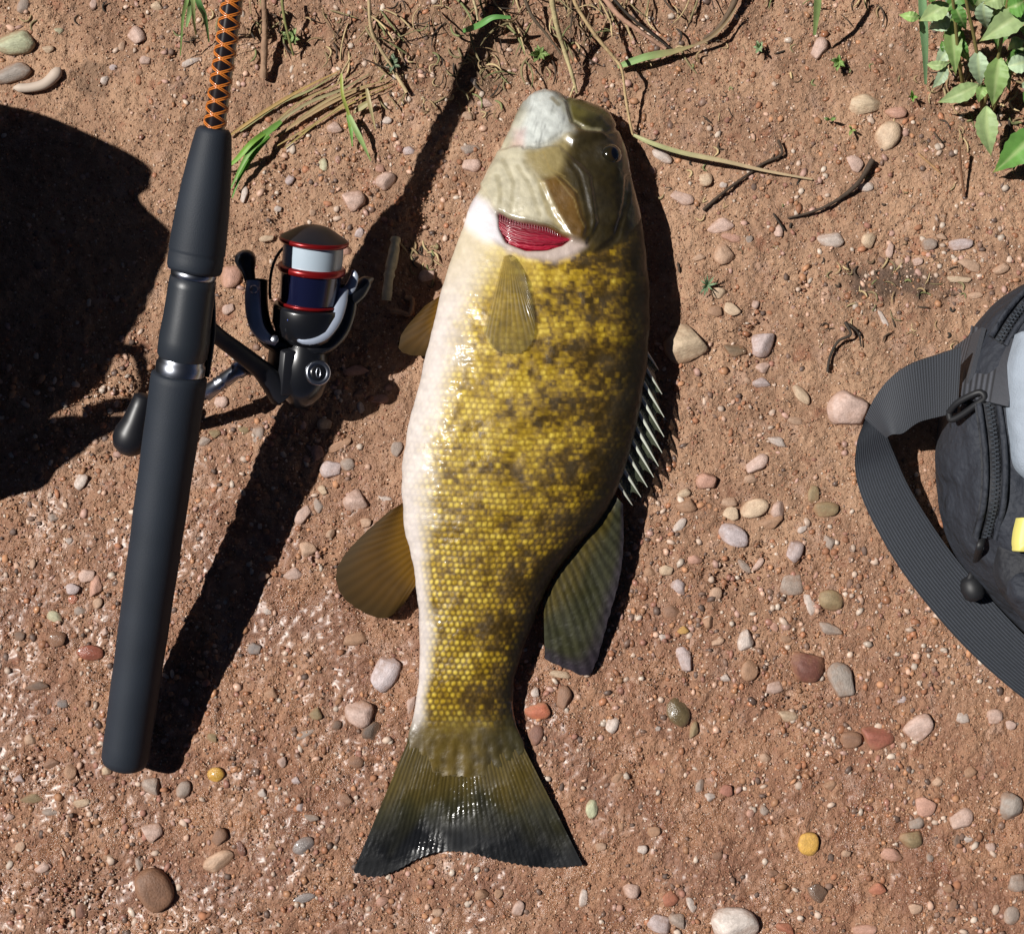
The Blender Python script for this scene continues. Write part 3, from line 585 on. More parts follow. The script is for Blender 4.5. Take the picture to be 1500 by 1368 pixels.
hc *= (0.84-0.34*sstep(0.45, 0.85, af)+0.20*fbm(FX/7, FY/7, 83, 3)+0.14*hn)[..., None]
cc = mixc(cc, hc, head*np.where(s > -0.15, 1, 0))
cc = mixc(cc, lin((220, 214, 218)), pm([(170, 650), (120, 720), (100, 800), (220, 900), (330, 920), (290, 780), (240, 700)], 9)*0.9)
gillpoly = [(285, 750), (340, 775), (440, 800), (550, 822), (620, 862), (690, 895), (640, 925), (560, 945), (440, 945), (340, 905), (305, 830)]
cc = mixc(cc, lin((226, 206, 198)), pm([(330, 905), (440, 945), (570, 945), (690, 897), (770, 930), (700, 985), (600, 1015), (450, 995), (340, 955)], 8)*0.6)
gm = pm(gillpoly, 2.2); cc = mixc(cc, lin((150, 14, 40)), gm)
# --- relief
D = 0.00022*(scale_h-0.4)*fl*top*sstep(0.09, 0.2, af)
D += 0.0007*fbm(FX/30, FY/30, 90, 2)*top+0.00025*fbm(FX/9, FY/9, 92, 2)*top
flap = pm([(285, 745), (200, 600), (300, 420), (450, 380), (640, 400), (800, 560), (830, 800), (770, 930), (690, 893), (560, 822), (400, 785)], 3.5)
D += 0.0018*flap
D -= 0.0060*pm(gillpoly, 3.0)
D -= 0.0011*st([(665, 90), (678, 200), (690, 245), (770, 295), (880, 310), (950, 290)], 5)
D -= 0.0012*st([(690, 300), (570, 375), (440, 395)], 6)
D += 0.0018*pm([(640, 330), (690, 300), (860, 300), (880, 340), (700, 380)], 6)
for q in ([(330, 470), (380, 600), (360, 740)], [(400, 500), (470, 620), (520, 770)], [(440, 480), (520, 610), (610, 790)], [(300, 560), (310, 660), (300, 730)], [(240, 560), (250, 660), (270, 730)]):
    D -= 0.0002*st(q, 8)
D += 0.0012*pm([(530, 590), (610, 560), (710, 640), (765, 830), (750, 900), (690, 890), (610, 760)], 3)
D -= 0.0006*st([(640, 400), (740, 560), (790, 760), (780, 920)], 5)
D -= 0.0009*st([(1000, 560), (990, 700), (930, 880), (840, 965)], 7)
D += 0.0014*st([(420, 150), (360, 290), (280, 420)], 9)
D -= 0.0006*pm([(370, 300), (440, 285), (430, 385), (350, 400)], 6)
D += 0.0012*pm([(840, 370), (940, 350), (990, 480), (950, 540), (860, 500)], 10)
D += 0.00025*fan*sstep(1070, 1105, FY)*top
D *= sstep(131, 138, FY)
PB_ = W(FX, FY, FZ)
tu = np.gradient(PB_, axis=1); tu[:, 0] = (PB_[:, 1]-PB_[:, -1])/2; tu[:, -1] = (PB_[:, 0]-PB_[:, -2])/2; tv = np.gradient(PB_, axis=0)
nr = np.cross(tu, tv); nr /= np.linalg.norm(nr, axis=-1, keepdims=True)+1e-12
cen = PB_.mean(1, keepdims=True); sgn = np.sign((nr*(PB_-cen)).sum(-1).mean()); nr *= sgn
PBd = PB_+nr*D[..., None]; PBd[..., 2] = np.maximum(PBd[..., 2], 0.0)
p0 = W(700, 700, 0); fz0 = 0.0008
fish = empty('fish', (p0[0], p0[1], fz0))
tag(fish, 'large golden olive bass lying on its side with red gill showing', 'fish')
def zoff(P, dz=fz0): P = np.array(P, float); P[..., 2] += dz; return P
mb = MB(); mb.grid(zoff(PBd), cc, wrapv=True, flip=(sgn > 0))
for row, fp in ((0, False), (NV-1, True)):
    ring = zoff(PBd[row]); cv = ring.mean(0); V = np.vstack([ring, cv]); ii = np.arange(NU); tr = np.stack([ii, (ii+1) % NU, np.full(NU, NU)], -1)
    mb.add(V, None, tr if fp else tr[:, ::-1], cc[row].mean(0))
bo = mb.build('body', M['fish'], fish); bo.data.materials.append(M['fish_wet'])
wetm = np.concatenate([((head > 0.5) | (FY > 1025) | ((FY > 880) & (af < 0.5)))[:-1].ravel(), np.zeros(2*NU, bool)]).astype(np.int32)
bo.data.polygons.foreach_set('material_index', wetm[:len(bo.data.polygons)])

def fin(name, base, tip, nrays, colf, mat_, parent=fish, nu=None, nw=46, ridge=0.00028, thick=0.0004, wave=0.0, ragged=0.0, curve=0.0):
    nu = nu or nrays*8+1; u = np.linspace(0, 1, nu); w = np.linspace(0, 1, nw)
    B = pline(base, u); T = pline(tip, u)
    if ragged: T = B+(T-B)*(1-ragged*(0.5+0.5*np.cos(u*nrays*2*math.pi))-ragged*0.6*RNG.random(nu))[:, None]
    U, Wg = np.meshgrid(u, w, indexing='ij')
    G = B[:, None]*(1-Wg[..., None])+T[:, None]*Wg[..., None]
    G[..., 2] += wave*np.sin(U*9+Wg*3)*Wg+curve*np.sin(Wg*math.pi)
    rr = np.cos((U*nrays+0.30*fbm(U*nrays*0.8, Wg*2.0, 7, 2))*2*math.pi); rr = np.sign(rr)*np.abs(rr)**0.8
    P = zoff(PW(G)); a = np.gradient(P, axis=0); b = np.gradient(P, axis=1); n = np.cross(a, b); n /= np.linalg.norm(n, axis=-1, keepdims=True)+1e-12
    n *= np.sign(n[..., 2].mean())
    fr = P+n*(thick+ridge*(rr*0.5+0.5)*(1-0.5*Wg))[..., None]; bk = P-n*thick
    col = colf(U, Wg, rr, G); m = MB()
    cr = np.cross(np.gradient(fr, axis=0), np.gradient(fr, axis=1))[..., 2].mean() > 0
    m.grid(fr, col, flip=not cr); m.grid(bk, col, flip=cr)
    return m.build(name, mat_, parent)
def c_tail(U, Wg, rr, G):
    n = fbm(U*9, Wg*4, 5, 3)
    c = mixc(np.broadcast_to(lin((80, 68, 32)), U.shape+(3,)), lin((50, 48, 30)), sstep(0.34, 0.62, Wg+0.12*n)); c = mixc(c, lin((28, 29, 31)), sstep(0.5, 0.88, Wg+0.16*n)); c = c*(1+0.3*fbm(U*30, Wg*6, 6, 2))[..., None]
    return c*(1+0.28*rr*(1-0.4*Wg))[..., None]
cau_base = [(608, 1060, .0068), (625, 1066, .0068), (655, 1070, .0068), (690, 1070, .0068), (722, 1066, .0068), (740, 1064, .0068), (751, 1062, .0068)]
cau_tip = [(517, 1277, .0035), (545, 1285, .004), (580, 1275, .0045), (612, 1258, .005), (645, 1248, .005), (690, 1250, .005), (740, 1263, .0045), (800, 1271, .004), (855, 1268, .0035)]
fin('tail_fin', cau_base, cau_tip, 38, c_tail, M['fin'], ridge=0.00016, wave=0.0022, ragged=0.010, thick=0.0008)
def c_anal(U, Wg, rr, G):
    n = fbm(U*7, Wg*5, 15, 3)
    c = mixc(np.broadcast_to(lin((110, 78, 20)), U.shape+(3,)), lin((82, 58, 22)), sstep(0.1, 0.45, Wg+0.1*n)); c = mixc(c, lin((64, 48, 24)), sstep(0.5, 1.0, Wg+0.15*n))
    return c*(1+0.10*rr+0.2*n)[..., None]
fin('anal_fin', [(594, 735, .021), (600, 775, .020), (608, 815, .018), (614, 850, .016)], [(572, 748, .022), (530, 785, .016), (500, 820, .012), (492, 848, .010), (504, 876, .009), (535, 898, .009), (565, 905, .010), (590, 886, .012)], 15, c_anal, M['fin_soft'], ragged=0.008, curve=0.002, ridge=0.00014)
fin('pelvic_fin', [(650, 430, .023), (647, 455, .023), (642, 485, .023)], [(622, 450, .021), (592, 485, .018), (583, 508, .016), (598, 520, .016), (627, 522, .019)], 8, c_anal, M['fin_soft'], ragged=0.012, curve=0.002, ridge=0.00016)
def c_soft(U, Wg, rr, G):
    n = fbm(U*7, Wg*5, 25, 3)
    c = mixc(np.broadcast_to(lin((76, 66, 28)), U.shape+(3,)), lin((52, 52, 34)), sstep(0.1, 0.5, Wg+0.1*n)); c = mixc(c, lin((44, 38, 44)), sstep(0.7, 1.0, Wg+0.1*n))
    return c*(1+0.32*rr)[..., None]
fin('soft_dorsal_fin', [(900, 724, .022), (874, 766, .020), (846, 802, .018), (818, 838, .017), (796, 880, .015)], [(912, 738, .021), (913, 800, .015), (907, 850, .011), (892, 905, .008), (866, 986, .004), (830, 980, .003), (798, 966, .0035)], 15, c_soft, M['fin'], ragged=0.015, wave=0.0015, ridge=0.0003)
# spiny dorsal: membrane with ten spines
NS = 10; sb, stp = [], []
for k in range(NS):
    y0 = 512+k*21.5; ln = (34, 50, 64, 72, 74, 72, 66, 58, 50, 40)[k]; x0 = float(np.interp(y0, yy, Rx))-6
    sb.append((x0, y0, 0.0255-0.0004*k)); stp.append((x0+7+ln*0.42, y0+ln*0.88, 0.0155-0.0004*k))
sb = np.array(sb); stp = np.array(stp)
nu = (NS-1)*8+1; u = np.linspace(0, NS-1, nu); Bm = np.stack([np.interp(u, range(NS), sb[:, q]) for q in range(3)], -1); Tm = np.stack([np.interp(u, range(NS), stp[:, q]) for q in range(3)], -1)
fr_ = u-np.floor(u); scal = 1-0.30*np.sin(np.clip(fr_, 0, 1)*math.pi); Tm = Bm+(Tm-Bm)*(scal*0.97)[:, None]
w_ = np.linspace(0, 1, 14)[None, :, None]; Gm = Bm[:, None]*(1-w_)+Tm[:, None]*w_; Gm[..., 2] += -0.0012*np.sin(fr_*math.pi)[:, None]
mm_ = MB(); Pm = zoff(PW(Gm)); cm = np.broadcast_to(lin((92, 98, 80)), Pm.shape)*(0.8+0.4*vnoise(np.arange(nu)[:, None]*0.6, np.arange(14)[None]*0.5, 3))[..., None]
mm_.grid(Pm+[0, 0, .0002], cm); mm_.grid(Pm-[0, 0, .0002], cm, flip=True)
sdf_ = mm_.build('spiny_dorsal_fin', M['fin_clear'], fish)
for k in range(NS):
    a = PW(sb[k]); b = PW(stp[k]); q = np.linspace(0, 1, 9)[:, None]; pts = zoff(a+(b-a)*q+np.array([0, 0, 0.0012])*np.sin(q*math.pi)+[0, 0, .0004]); m = MB(); m.tube(pts, np.linspace(0.0014, 0.00025, 9), 8); m.build('spine', M['spine'], sdf_)
def c_pec(U, Wg, rr, G):
    n = fbm(U*6, Wg*4, 35, 3)
    c = mixc(np.broadcast_to(lin((170, 146, 72)), U.shape+(3,)), lin((120, 104, 48)), sstep(0, 0.8, U+0.1*n)); c = mixc(c, lin((96, 92, 70)), sstep(0.5, 1.0, Wg)*0.5)
    return c*(1+0.2*rr)[..., None]
pb = [(738, 376), (748, 374), (758, 380)]; pt = [(708, 486), (722, 512), (748, 520), (770, 514), (783, 492), (782, 452), (774, 415)]
fin('pectoral_fin', [(x, y, float(body_z(x, y))+0.0008) for x, y in pb], [(x, y, float(body_z(x, y))+0.0022) for x, y in pt], 17, c_pec, M['fin_pec'], ridge=0.00022, ragged=0.012, curve=0.0010)
# gill filaments
def gillf():
    m = MB(); n = 84
    up_ = pline([(728, 314), (745, 321), (770, 328), (798, 334), (815, 343), (833, 350)], np.linspace(0, 1, n)); lo = pline([(734, 346), (750, 358), (775, 364), (800, 364), (818, 360), (834, 352)], np.linspace(0, 1, n))
    for k in range(15):
        f = k/14; g = up_*(1-f)+lo*f+np.stack([np.zeros(n), 1.3*fbm(np.arange(n)*0.16+k*5, np.zeros(n)+k, 13, 2)], -1)
        z = body_z(g[:, 0], g[:, 1])-0.0046+0.0026*math.sin(f*math.pi)+random.uniform(-.0004, .0004); cl_ = lin((150, 18, 46))*(0.45+0.6*f)*random.uniform(0.75, 1.15)
        m.tube(zoff(W(g[:, 0], g[:, 1], z)), 0.0008*np.sin(np.linspace(0.15, math.pi-0.15, n))+0.0004, 7, col=cl_)
    for k in range(4, n-8, 3):
        q = np.linspace(-0.15, random.uniform(0.22, 0.42), 6)[:, None]; g = up_[k]+(lo[k]-up_[k])*q+np.array([random.uniform(-3, 3), 0])*q
        m.tube(zoff(W(g[:, 0], g[:, 1], body_z(g[:, 0], g[:, 1])-0.0026)), np.linspace(0.0007, 0.0003, 6), 6, col=lin((96, 10, 28)))
    return m.build('gill', M['gill'], fish)
gillf()
# eye
ex, ey = 893, 229; ez = float(body_z(ex, ey)); eN = np.array([0.62, 0.05, 0.78]); eN /= np.linalg.norm(eN)
m = MB(); ec = zoff(W(ex, ey, ez-0.0032)); R_ = 0.0072
th = np.linspace(0, math.pi*0.62, 26); e1_ = np.cross(eN, [0, 1, 0]); e1_ /= np.linalg.norm(e1_); e2_ = np.cross(eN, e1_); ph = np.arange(40)/40*2*math.pi
P = ec+R_*(np.cos(th)[:, None, None]*eN+np.sin(th)[:, None, None]*(np.cos(ph)[None, :, None]*e1_+np.sin(ph)[None, :, None]*e2_))
tc_ = np.broadcast_to(th[:, None], (26, 40)); col = mixc(np.broadcast_to(lin((9, 11, 18)), (26, 40, 3)), lin((36, 28, 14)), sstep(0.56, 0.64, tc_)); col = mixc(col, lin((30, 26, 12)), sstep(0.74, 0.95, tc_)); m.grid(P, col, wrapv=True)
m.build('eye', M['eye'], fish)

# ================================================================ ROD AND REEL
RA = W(182, 1120, 0.0165); RB = W(301, 280, 0.119)
rdir = (RB-RA)/np.linalg.norm(RB-RA)
def rod_t(py):
    lo, hi = -0.2, 2.0
    for _ in range(50):
        md = (lo+hi)/2
        if project(RA+rdir*md)[1] > py: lo = md
        else: hi = md
    return lo
def rod_p(t): return RA+rdir*t
rod = empty('fishing_rod', (RA[0], RA[1], 0.0)); tag(rod, 'black foam-gripped fishing rod with orange criss-cross thread wrap', 'fishing rod')
T0 = 0.0; Tr = rod_t(548); Ts0 = rod_t(523); Ts1 = rod_t(406); Tf0 = rod_t(384); Tf1 = rod_t(188)
m = MB(); pr = [(T0-0.0005, 0.0), (T0-0.0005, 0.0105), (T0+0.0012, 0.0128), (T0+0.004, 0.0138)]
for q in np.linspace(0.02, 0.98, 24): pr.append((T0+(Tr-T0)*q, 0.0139+0.0018*q+0.00012*math.sin(q*40)))
pr += [(Tr-0.001, 0.0156), (Tr, 0.0146), (Tr, 0.012)]
rg = m.lathe(RA, rdir, pr, 48) or m.build('rear_grip', M['foam'], rod)
m = MB(); m.lathe(RA, rdir, [(Tr-0.001, 0.0118), (Tr-0.001, 0.0134), (Tr+0.001, 0.0138), (Ts0-0.004, 0.0138), (Ts0-0.003, 0.0129), (Ts0, 0.0127)], 40); m.build('rear_ring', M['chrome'], rod)
m = MB(); m.lathe(RA, rdir, [(Ts0-0.001, 0.0128), (Ts0+0.001, 0.0140), (Ts0+0.010, 0.0142), ((Ts0+Ts1)/2, 0.0134), (Ts1-0.006, 0.0130), (Ts1-0.001, 0.0128), (Ts1, 0.011)], 44); seat = m.build('reel_seat', M['seat'], rod)
m = MB(); m.lathe(RA, rdir, [(Ts1-0.001, 0.0108), (Ts1-0.001, 0.0122), (Ts1+0.001, 0.0126), (Tf0-0.006, 0.0126), (Tf0-0.005, 0.0118), (Tf0, 0.0116)], 40); m.build('front_ring', M['chrome'], rod)
m = MB(); pr = [(Tf0-0.005, 0.0116), (Tf0-0.005, 0.0145), (Tf0-0.003, 0.0152), (Tf0+0.004, 0.0153), (Tf0+0.0045, 0.0148), (Tf0+0.006, 0.0156)]
for q in np.linspace(0.1, 0.96, 20): pr.append((Tf0+(Tf1-Tf0)*q, 0.0157-0.0016*q-0.0048*q**2.2))
pr += [(Tf1-0.0012, 0.0090), (Tf1, 0.0078), (Tf1, 0.0055)]
m.lathe(RA, rdir, pr, 48); m.build('fore_grip', M['foam'], rod)
TW = Tf1+0.19; TE = Tf1+0.62
m = MB(); m.lathe(RA, rdir, [(Tf1-0.002, 0.0057), (TW, 0.0050), (TW+0.002, 0.0046), (TE, 0.0034), (TE+0.001, 0.0)], 28); m.build('blank', M['blank'], rod)
sx = np.cross(rdir, [0, 0, 1.0]); sx /= np.linalg.norm(sx); sz = np.cross(sx, rdir)
def helix(r, pitch, hand, ph, t0, t1, n):
    t = np.linspace(t0, t1, n); a = hand*(t-t0)/pitch*2*math.pi+ph; rr = r*(1-0.12*(t-t0)/(t1-t0))
    return RA+rdir*t[:, None]+rr[:, None]*(np.cos(a)[:, None]*sx+np.sin(a)[:, None]*sz)
for hand in (1, -1):
    for ph in (0, math.pi):
        m = MB()
        for d in (-0.0005, 0.0005): m.tube(helix(0.0058+0.00012*(hand > 0), 0.0148, hand, ph+math.pi/2+d/0.0148*2*math.pi, Tf1, TW, 620), 0.00042, 5)
        m.build('thread_wrap', M['orange'], rod)
for k in range(24):
    t_ = Tf1+0.0037+k*0.0074
    if t_ > TW: break
    m = MB(); m.lathe(RA+rdir*t_, rdir, [(-0.0016, 0.0056-k*0.00003), (-0.0012, 0.0061-k*0.00003), (0.0012, 0.0061-k*0.00003), (0.0016, 0.0056-k*0.00003)], 24) if False else None
for tg_, gr in ((TW+0.05, 0.011), (TW+0.30, 0.008)):
    m = MB(); cpt = rod_p(tg_)-sz*(gr+0.012); a = np.linspace(0, 2*math.pi, 25)
    m.tube(cpt+gr*(np.cos(a)[:, None]*sx+np.sin(a)[:, None]*sz), 0.001, 6)
    for sg in (-1, 1): m.tube([rod_p(tg_-0.02)-sz*0.004, cpt+sx*sg*gr*0.7+sz*gr*0.7], 0.0009, 6)
    m.build('line_guide', M['chrome'], rod)

# ---- reel: local frame  e1 along the rod, e2 from rod to spool, e3 towards the sky
reel_o = rod_p(rod_t(470))-rdir*0.007; e1 = rdir
bt = math.radians(40.5); e2 = np.array([math.cos(bt), 0, -math.sin(bt)]); e2 -= e1*(e2@e1); e2 /= np.linalg.norm(e2); e3 = np.cross(e1, e2); e3 *= np.sign(e3[2])
ca_, sa_ = math.cos(0.09), math.sin(0.09); e1, e2 = e1*ca_-e2*sa_, e2*ca_+e1*sa_
def RL(a, b, c=0.0): return reel_o+(e1*a+e2*b+e3*c)*0.001
SPX = 79.0
reel = empty('spinning_reel', (RL(0, SPX)[0], RL(0, SPX)[1], 0.0)); tag(reel, 'black spinning reel with red-rimmed spool mounted under the rod', 'fishing reel')
so = RL(0, SPX)
def mmprof(p): return [(a*0.00098, r*0.00093) for a, r in p]
m = MB(); m.lathe(so, e1, mmprof([(53, 21.3), (54.2, 19.8), (56, 16.4), (58, 13), (60, 9), (61, 5), (61.2, 0)]), 48); m.build('drag_knob', M['satin'], reel)
spool = MB(); spool.lathe(so, e1, mmprof([(14, 17.5), (16, 19), (33, 19), (34, 19.5)]), 56); spl = spool.build('spool', M['blueblk'], reel)
for nm, pr in (('rim', [(50.2, 17.5), (50.4, 20.8), (51.2, 21.6), (52.2, 21.8), (53.4, 21.0), (53.5, 17)]), ('rim', [(33.2, 17.5), (33.3, 20.6), (34.2, 21.2), (36.2, 21.2), (37.2, 20.2), (37.3, 17)]), ('rim', [(13.4, 17.5), (13.5, 19.5), (14.4, 20), (15.2, 19.8), (15.4, 18)])):
    m = MB(); m.lathe(so, e1, mmprof(pr), 56); m.build(nm, M['red'], spl)
m = MB(); pr = []; cl = []
for k in range(40):
    a = 37.2+13.1*k/39; pr.append((a, 18.4+0.16*math.cos(k*math.pi)+0.25*math.sin(k/39*math.pi)))
m.lathe(so, e1, mmprof(pr), 72, lin((170, 184, 196)))
m.build('line_winding', M['line'], spl)
rot = MB(); rot.lathe(so, e1, mmprof([(13.2, 18.6), (13.0, 21.6), (11, 22.4), (2, 22.2), (-5, 19.5), (-9, 15.5), (-11, 11), (-11.2, 0)]), 48); rotor = rot.build('rotor', M['black'], reel)
def arm(name, pts, rad, mat_, flat=0.55, n=26, parent=reel, up=None):
    S = spline(np.array([PW(p) for p in pts]), n); m = MB(); m.tube(S, np.interp(np.linspace(0, 1, n), np.linspace(0, 1, len(rad)), rad), 12, flat=flat, up=up); return m.build(name, mat_, parent)
# rotor arms carrying the bail
arm('rotor_arm', [(371, 412, .066), (370, 432, .067), (371, 455, .067), (376, 478, .066), (388, 494, .063), (404, 502, .058)], [0.0040, 0.0046, 0.0046, 0.0042, 0.0034, 0.0022], M['silver'], parent=reel)
arm('rotor_arm', [(501, 424, .056), (497, 446, .058), (489, 470, .060), (474, 490, .061), (455, 498, .062), (438, 493, .062), (435, 462, .062)], [0.0040, 0.0044, 0.0042, 0.0038, 0.0030, 0.0026, 0.0016], M['silver'], parent=reel)
arm('rotor_arm_backing', [(378, 410, .052), (377, 440, .052), (382, 475, .052), (396, 498, .050), (420, 508, .048)], [0.0058, 0.0062, 0.0062, 0.0056, 0.0050], M['black'], flat=0.9)
arm('rotor_arm_backing', [(508, 420, .048), (508, 450, .049), (499, 480, .050), (480, 502, .050), (450, 512, .050)], [0.0060, 0.0064, 0.0062, 0.0058, 0.0050], M['black'], flat=0.9)
for p_ in ((372, 424, .071), (402, 497, .063)):
    m = MB(); m.lathe(PW(p_), [0, 0, 1], [(-0.001, 0.0024), (0.0008, 0.0024), (0.0012, 0.0018), (0.0012, 0.0)], 16); m.build('arm_screw', M['chrome'], reel)
# bail: line roller at one side, bail arm peg at the other, wire around the far side of the spool
pk0 = PW((371, 430, .056)); pk1 = PW((356, 366, .061)); Lp = np.linalg.norm(pk1-pk0); m = MB()
m.lathe(pk0, pk1-pk0, [(0, 0), (0, .0034), (Lp*.3, .0033), (Lp*.5, .0040), (Lp*.65, .0056), (Lp*.78, .0064), (Lp*.9, .0056), (Lp*.97, .0034), (Lp, 0)], 24); m.build('bail_peg', M['black'], reel)
arm('bail_arm', [(505, 430, .052), (514, 420, .054), (519, 405, .056), (517, 396, .057)], [0.0036, 0.0034, 0.0026, 0.0010], M['silver'])
arm('line_roller', [(512, 440, .050), (526, 428, .048), (536, 414, .046), (546, 408, .044)], [0.0052, 0.0050, 0.0042, 0.0012], M['black'], flat=0.9)
a_ = np.linspace(0.0, math.pi, 40); bw_ = [so+(e1*(14+30*math.sin(x))+e2*(19*math.cos(x))-e3*(12+11*math.sin(x)))*0.001 for x in a_]
m = MB(); m.tube(bw_, 0.0009, 8); m.build('bail_wire', M['satin'], reel)
# gear housing, stem, foot
m = MB(); m.lathe(RL(-10, SPX), -e1, mmprof([(0, 12.5), (4, 14.5), (12, 16.5), (22, 17), (30, 14.5), (36, 10), (40, 5.5), (41.5, 0)]), 36); body = m.build('gear_housing', M['black'], reel)
m = MB(); m.box(RL(-26, SPX-5, -2), e1, e2, e3, np.array([15, 15, 11])*0.001, bev=0.5); m.build('housing_side', M['satin'], reel)
S = spline(np.array([RL(2, 14, 0), RL(-4, 22, 0), RL(-14, 36, 0), RL(-26, 52, 0), RL(-40, 66, 0)]), 26); m = MB(); m.tube(S, np.interp(np.linspace(0, 1, 26), [0, .3, .7, 1], [0.0052, 0.0048, 0.0056, 0.0090]), 16, flat=0.8); m.build('stem', M['satin'], reel)
m = MB(); m.tube([RL(-26, 14.6), RL(-14, 14.9), RL(0, 15.6), (RL(14, 14.9)), RL(26, 14.4)], [0.003, 0.0046, 0.0052, 0.0046, 0.003], 14, flat=0.45, up=e2); m.build('foot', M['satin'], reel)
cp = RL(-24, SPX, 15.5); ca = np.array([0.25, -0.1, 0.95])
m = MB(); m.lathe(cp, ca, mmprof([(-4, 8.2), (2.0, 8.2), (3.2, 7.6), (3.6, 6.6), (3.0, 5.2)]), 36); cap = m.build('side_cap', M['chrome'], reel)
m = MB(); m.lathe(cp, ca, mmprof([(2.2, 5.4), (3.1, 5.0), (3.4, 3.6), (3.4, 0)]), 30); m.build('cap_disc', M['black'], cap)
c0 = cp+ca/np.linalg.norm(ca)*0.0037; m = MB(); a = np.linspace(0, 2*math.pi, 21); m.tube(c0+0.001*(np.cos(a)[:, None]*np.array([1.0, 0, -.2])*1.2+np.sin(a)[:, None]*np.array([0, 1.0, .1])*2.8), 0.0004, 6); m.build('cap_mark', M['chrome'], cap)
for k, dx_ in enumerate((0, 9, 17)):       # small blue print on the rotor
    p = W(424+dx_*0.9, 468+(k == 2)*1, 0.0672); m = MB(); m.box(p, np.array([1.0, 0, 0]), np.array([0, 1.0, 0]), np.array([0, 0, 1.0]), [0.0012 if k < 2 else 0.0018, 0.0007 if k < 2 else 0.0016, 0.0003]); m.build('rotor_print', mat('blue_print%d' % k, (60, 84, 190), 0.35), rotor)
# crank handle passing under the rod grip
hp = [PW(p) for p in ((392, 540, .040), (352, 540, .040), (300, 577, .036), (240, 602, .032), (206, 610, .030))]
m = MB(); ax = hp[2]-hp[1]; Lh = np.linalg.norm(ax); m.lathe(hp[1], ax, [(-0.004, 0.0), (-0.004, 0.0050), (0.002, 0.0056), (0.004, 0.0044), (Lh*0.45, 0.0048), (Lh*0.47, 0.0040), (Lh*0.53, 0.0050), (Lh*0.56, 0.0042), (Lh*0.62, 0.0051), (Lh*0.66, 0.0043), (Lh, 0.0050), (Lh+0.001, 0.0)], 28); hnd = m.build('handle_shaft', M['chrome'], reel)
m = MB(); m.tube([hp[0], hp[1]], 0.0040, 14); m.build('handle_axle', M['satin'], reel)
m = MB(); m.tube(spline(np.array([hp[2], hp[3], hp[4]]), 16), 0.0036, 14, flat=0.7); m.build('crank_arm', M['satin'], reel)
kb = PW((185, 664, .024)); kt = PW((212, 578, .034)); kx_ = kt-kb; Lk = np.linalg.norm(kx_)
m = MB(); m.lathe(kb, kx_, [(-0.001, 0), (0, 0.0050), (0.003, 0.0088), (0.008, 0.0108), (0.014, 0.0108), (Lk*0.55, 0.0082), (Lk*0.8, 0.0068), (Lk*0.95, 0.0060), (Lk, 0.0040), (Lk+0.0005, 0)], 32); m.build('handle_knob', M['satin'], reel)

# ================================================================ BAG
bagc = GW(1600, 690)
bag = empty('waist_bag', (bagc[0], bagc[1], bagc[2])); tag(bag, 'black nylon waist bag with zippers and a broad webbing strap', 'bag')
OUT = np.array([(1392, 540), (1380, 585), (1371, 640), (1370, 700), (1380, 762), (1402, 815), (1450, 875), (1510, 935), (1590, 985), (1700, 1000), (1800, 960), (1860, 860), (1870, 700), (1850, 560), (1770, 460), (1660, 410), (1560, 405), (1490, 430), (1430, 475)], float)
ou = spline(np.vstack([OUT, OUT[:1]]), 241)[:-1]; bc = np.array([1610, 700.0])
prof = [(1.0, 0.0), (1.012, 0.008), (1.015, 0.030), (1.0, 0.050), (0.97, 0.062), (0.93, 0.070), (0.86, 0.076), (0.7, 0.081), (0.45, 0.084), (0.2, 0.085), (0.02, 0.085)]
def smoothprof(n):
    P = spline(np.array(prof), n); return P
pp = smoothprof(60); G = []
for f, z in pp:
    w0 = W(ou[:, 0], ou[:, 1], 0.0); cw = W(bc[0], bc[1], 0.0)
    g = cw+(w0-cw)*f; g[:, 2] = z+0.001; G.append(g)
G = np.array(G); wr = fbm(G[..., 0]*26+G[..., 2]*14, G[..., 1]*26, 4, 3); G[..., 2] += 0.006*wr*sstep(0.01, 0.05, G[..., 2]); G[..., 0] += 0.006*fbm(G[..., 1]*30, G[..., 2]*30, 6, 3)*sstep(0.0, 0.02, G[..., 2])
m = MB(); m.grid(G, wrapv=True, flip=False); bb = m.build('bag_body', M['nylon'], bag)
def bag_z(px, py):
    """height of the bag's skin seen through a photo pixel"""
    best = None; q = np.stack(project(G), -1); d = (q[..., 0]-px)**2+(q[..., 1]-py)**2
    d = d-1e4*0; k = np.argsort(d.ravel())[:6]; return G.reshape(-1, 3)[k][:, 2].max()
def on_bag(pts, dz=0.0015): return np.array([[x, y, bag_z(x, y)+dz] for x, y in pts])
